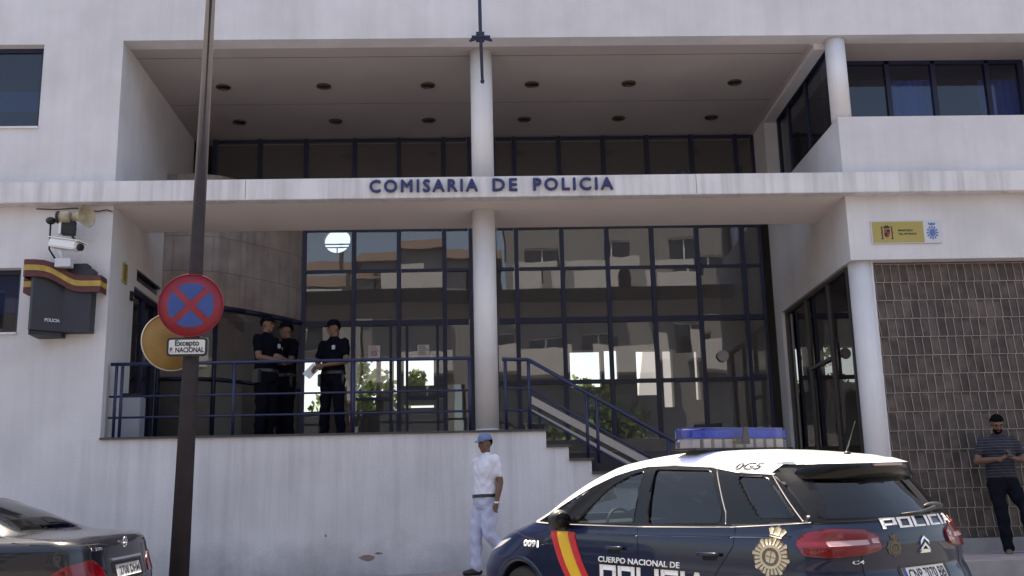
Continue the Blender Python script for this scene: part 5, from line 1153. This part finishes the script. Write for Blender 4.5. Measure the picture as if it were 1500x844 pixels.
# ------------------------------------------------------------------ across the street and behind the station (seen in and through the glass)
def opp(name, label, x0, x1, y1, h, wallM, floors, roofM=None, wx=1.5, pz=()):
    t = thing(name, label, 'building', ((x0+x1)/2, y1-4, -1.1))
    def P(nm, bm, M, par=None, L_=None):
        o = obj(nm, bm, M, par or t, label=L_)
        if not par: o.location = -Vector(t.location)
        return o
    zb = -1.1; H = []; fh = (h-zb-.6)/floors
    n = max(1, int((x1-x0)/3.0)); dx = (x1-x0)/n
    for f in range(floors):
        for i in range(n): H.append((x0+dx*(i+.5)-wx/2, x0+dx*(i+.5)+wx/2, zb+fh*f+.9, zb+fh*f+2.35))
    bm = BM(); wall_holes(bm, x0, x1, zb, h, y1-.25, y1, H); box(bm, x0, x1, y1-9, y1-8.7, zb, h); box(bm, x0, x0+.25, y1-8.7, y1-.25, zb, h); box(bm, x1-.25, x1, y1-8.7, y1-.25, zb, h); P('wall', bm, wallM)
    bm = BM()
    for a, b, c, d in H: box(bm, a, b, y1-.20, y1-.17, c, d)
    fr = P('window_panes', bm, GLASSB)
    bm = BM()
    for a, b, c, d in H:
        box(bm, (a+b)/2-.03, (a+b)/2+.03, y1-.165, y1-.12, c, d); box(bm, a, b, y1-.165, y1-.12, c, c+.06); box(bm, a, b, y1-.165, y1-.12, d-.06, d)
    P('window_frames', bm, WHITE)
    rb_ = random.Random(int(x0*7)); xw = x1-x0
    for z in pz:
        xa_ = x0+.3
        while xa_ < x1-1.0:
            xb_ = min(x1-.3, xa_+rb_.uniform(1.6,3.8)); bm = BM(); box(bm, xa_, xb_, y1+.01, y1+1.0, z-.15, z); box(bm, xa_, xb_, y1+.93, y1+1.0, z+.002, z+rb_.choice((.7,.95,1.1))); P('balcony', bm, OPPB); xa_ = xb_+rb_.uniform(.3,1.4)
    bm = BM()
    if roofM: prism(bm, [(y1+.4,h),(y1-4.5,h+1.7),(y1-9.4,h)], 'x', x0-.3, x1+.3)
    else: box(bm, x0-.1, x1+.1, y1-9.1, y1+.15, h+.01, h+.25)
    P('roof', bm, roofM or OPPW)
    return t
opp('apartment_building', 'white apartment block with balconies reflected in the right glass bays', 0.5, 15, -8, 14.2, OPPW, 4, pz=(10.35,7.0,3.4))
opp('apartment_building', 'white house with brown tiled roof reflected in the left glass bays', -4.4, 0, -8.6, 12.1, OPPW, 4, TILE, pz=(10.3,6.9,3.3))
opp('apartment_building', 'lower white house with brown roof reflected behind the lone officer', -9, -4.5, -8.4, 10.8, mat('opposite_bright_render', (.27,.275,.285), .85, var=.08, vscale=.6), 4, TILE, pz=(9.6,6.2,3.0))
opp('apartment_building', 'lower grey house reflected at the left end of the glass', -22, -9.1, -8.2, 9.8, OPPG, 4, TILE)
opp('apartment_building', 'grey apartment block across the street far to the right', 16, 34, -8.3, 12.2, OPPG, 4)
def tree(label, x, y, zb, h, r, n=1500, col=LEAF, seed=1):
    rnd = random.Random(seed); t = thing('tree', label, 'tree', (x,y,zb)); bm = BM(); tube(bm, [(0,0,0),(.1,.05,h*.3),(0,.1,h*.6)], [.20,.15,.08], 10); 
    for k in range(7):
        a = k*2.4; tube(bm, [(0.05,.05,h*(.3+.04*k)),(r*.6*math.cos(a),r*.6*math.sin(a),h*(.55+.05*k))], [.07,.02], 6)
    obj('trunk', bm, BARK, t, True)
    cl = [(rnd.gauss(0,r*.45),rnd.gauss(0,r*.45),h*.68+rnd.gauss(0,h*.14),rnd.uniform(.35,.75)*r*.5) for _ in range(26)]
    bm = BM()
    for i in range(n):
        cx_, cy_, cz_, cr = rnd.choice(cl); v = Vector((rnd.gauss(0,1),rnd.gauss(0,1),rnd.gauss(0,1))).normalized()*cr*rnd.uniform(.6,1.05); c = Vector((cx_,cy_,cz_))+v
        a = Vector((rnd.gauss(0,1),rnd.gauss(0,1),rnd.gauss(0,1))).normalized(); b = a.cross(Vector((rnd.gauss(0,1),rnd.gauss(0,1),rnd.gauss(0,1)))).normalized(); s_ = rnd.uniform(.08,.16)
        bm.faces.new([bm.verts.new(q) for q in (c+a*s_, c+b*s_*.6, c-a*s_, c-b*s_*.6)])
    me = bpy.data.meshes.new('crown'); bm.to_mesh(me); bm.free(); me.materials.append(col); o = bpy.data.objects.new('crown', me); link(o, t)
LEAFB = mat('bright_leaves', (.16,.24,.04), .6, var=.4, vscale=3)
tree('street tree reflected in the middle of the right glass bays', 5.2, -6.2, -1.05, 7.5, 2.0, 3500, LEAF, 3)
tree('bright green tree seen through the left windows behind the hall', -2.9, 29.5, -.5, 5.4, 1.3, 3000, LEAFB, 5)
tree('green tree seen through the right windows behind the hall', 2.0, 31, -.5, 5.8, 1.8, 3000, LEAFB, 8)
bm = BM(); prism(bm, [(3.9,-1.0),(9,-1.0),(9,6.5),(5.7,6.5),(5.0,6.0),(4.6,5.2),(4.45,4.2)], 'y', 30, 30.4)
t = tag(obj('garden_wall', bm, mat('bright_white_paint', (.85,.85,.85), .7)), 'white curved garden wall seen through the right windows behind the hall', 'wall')
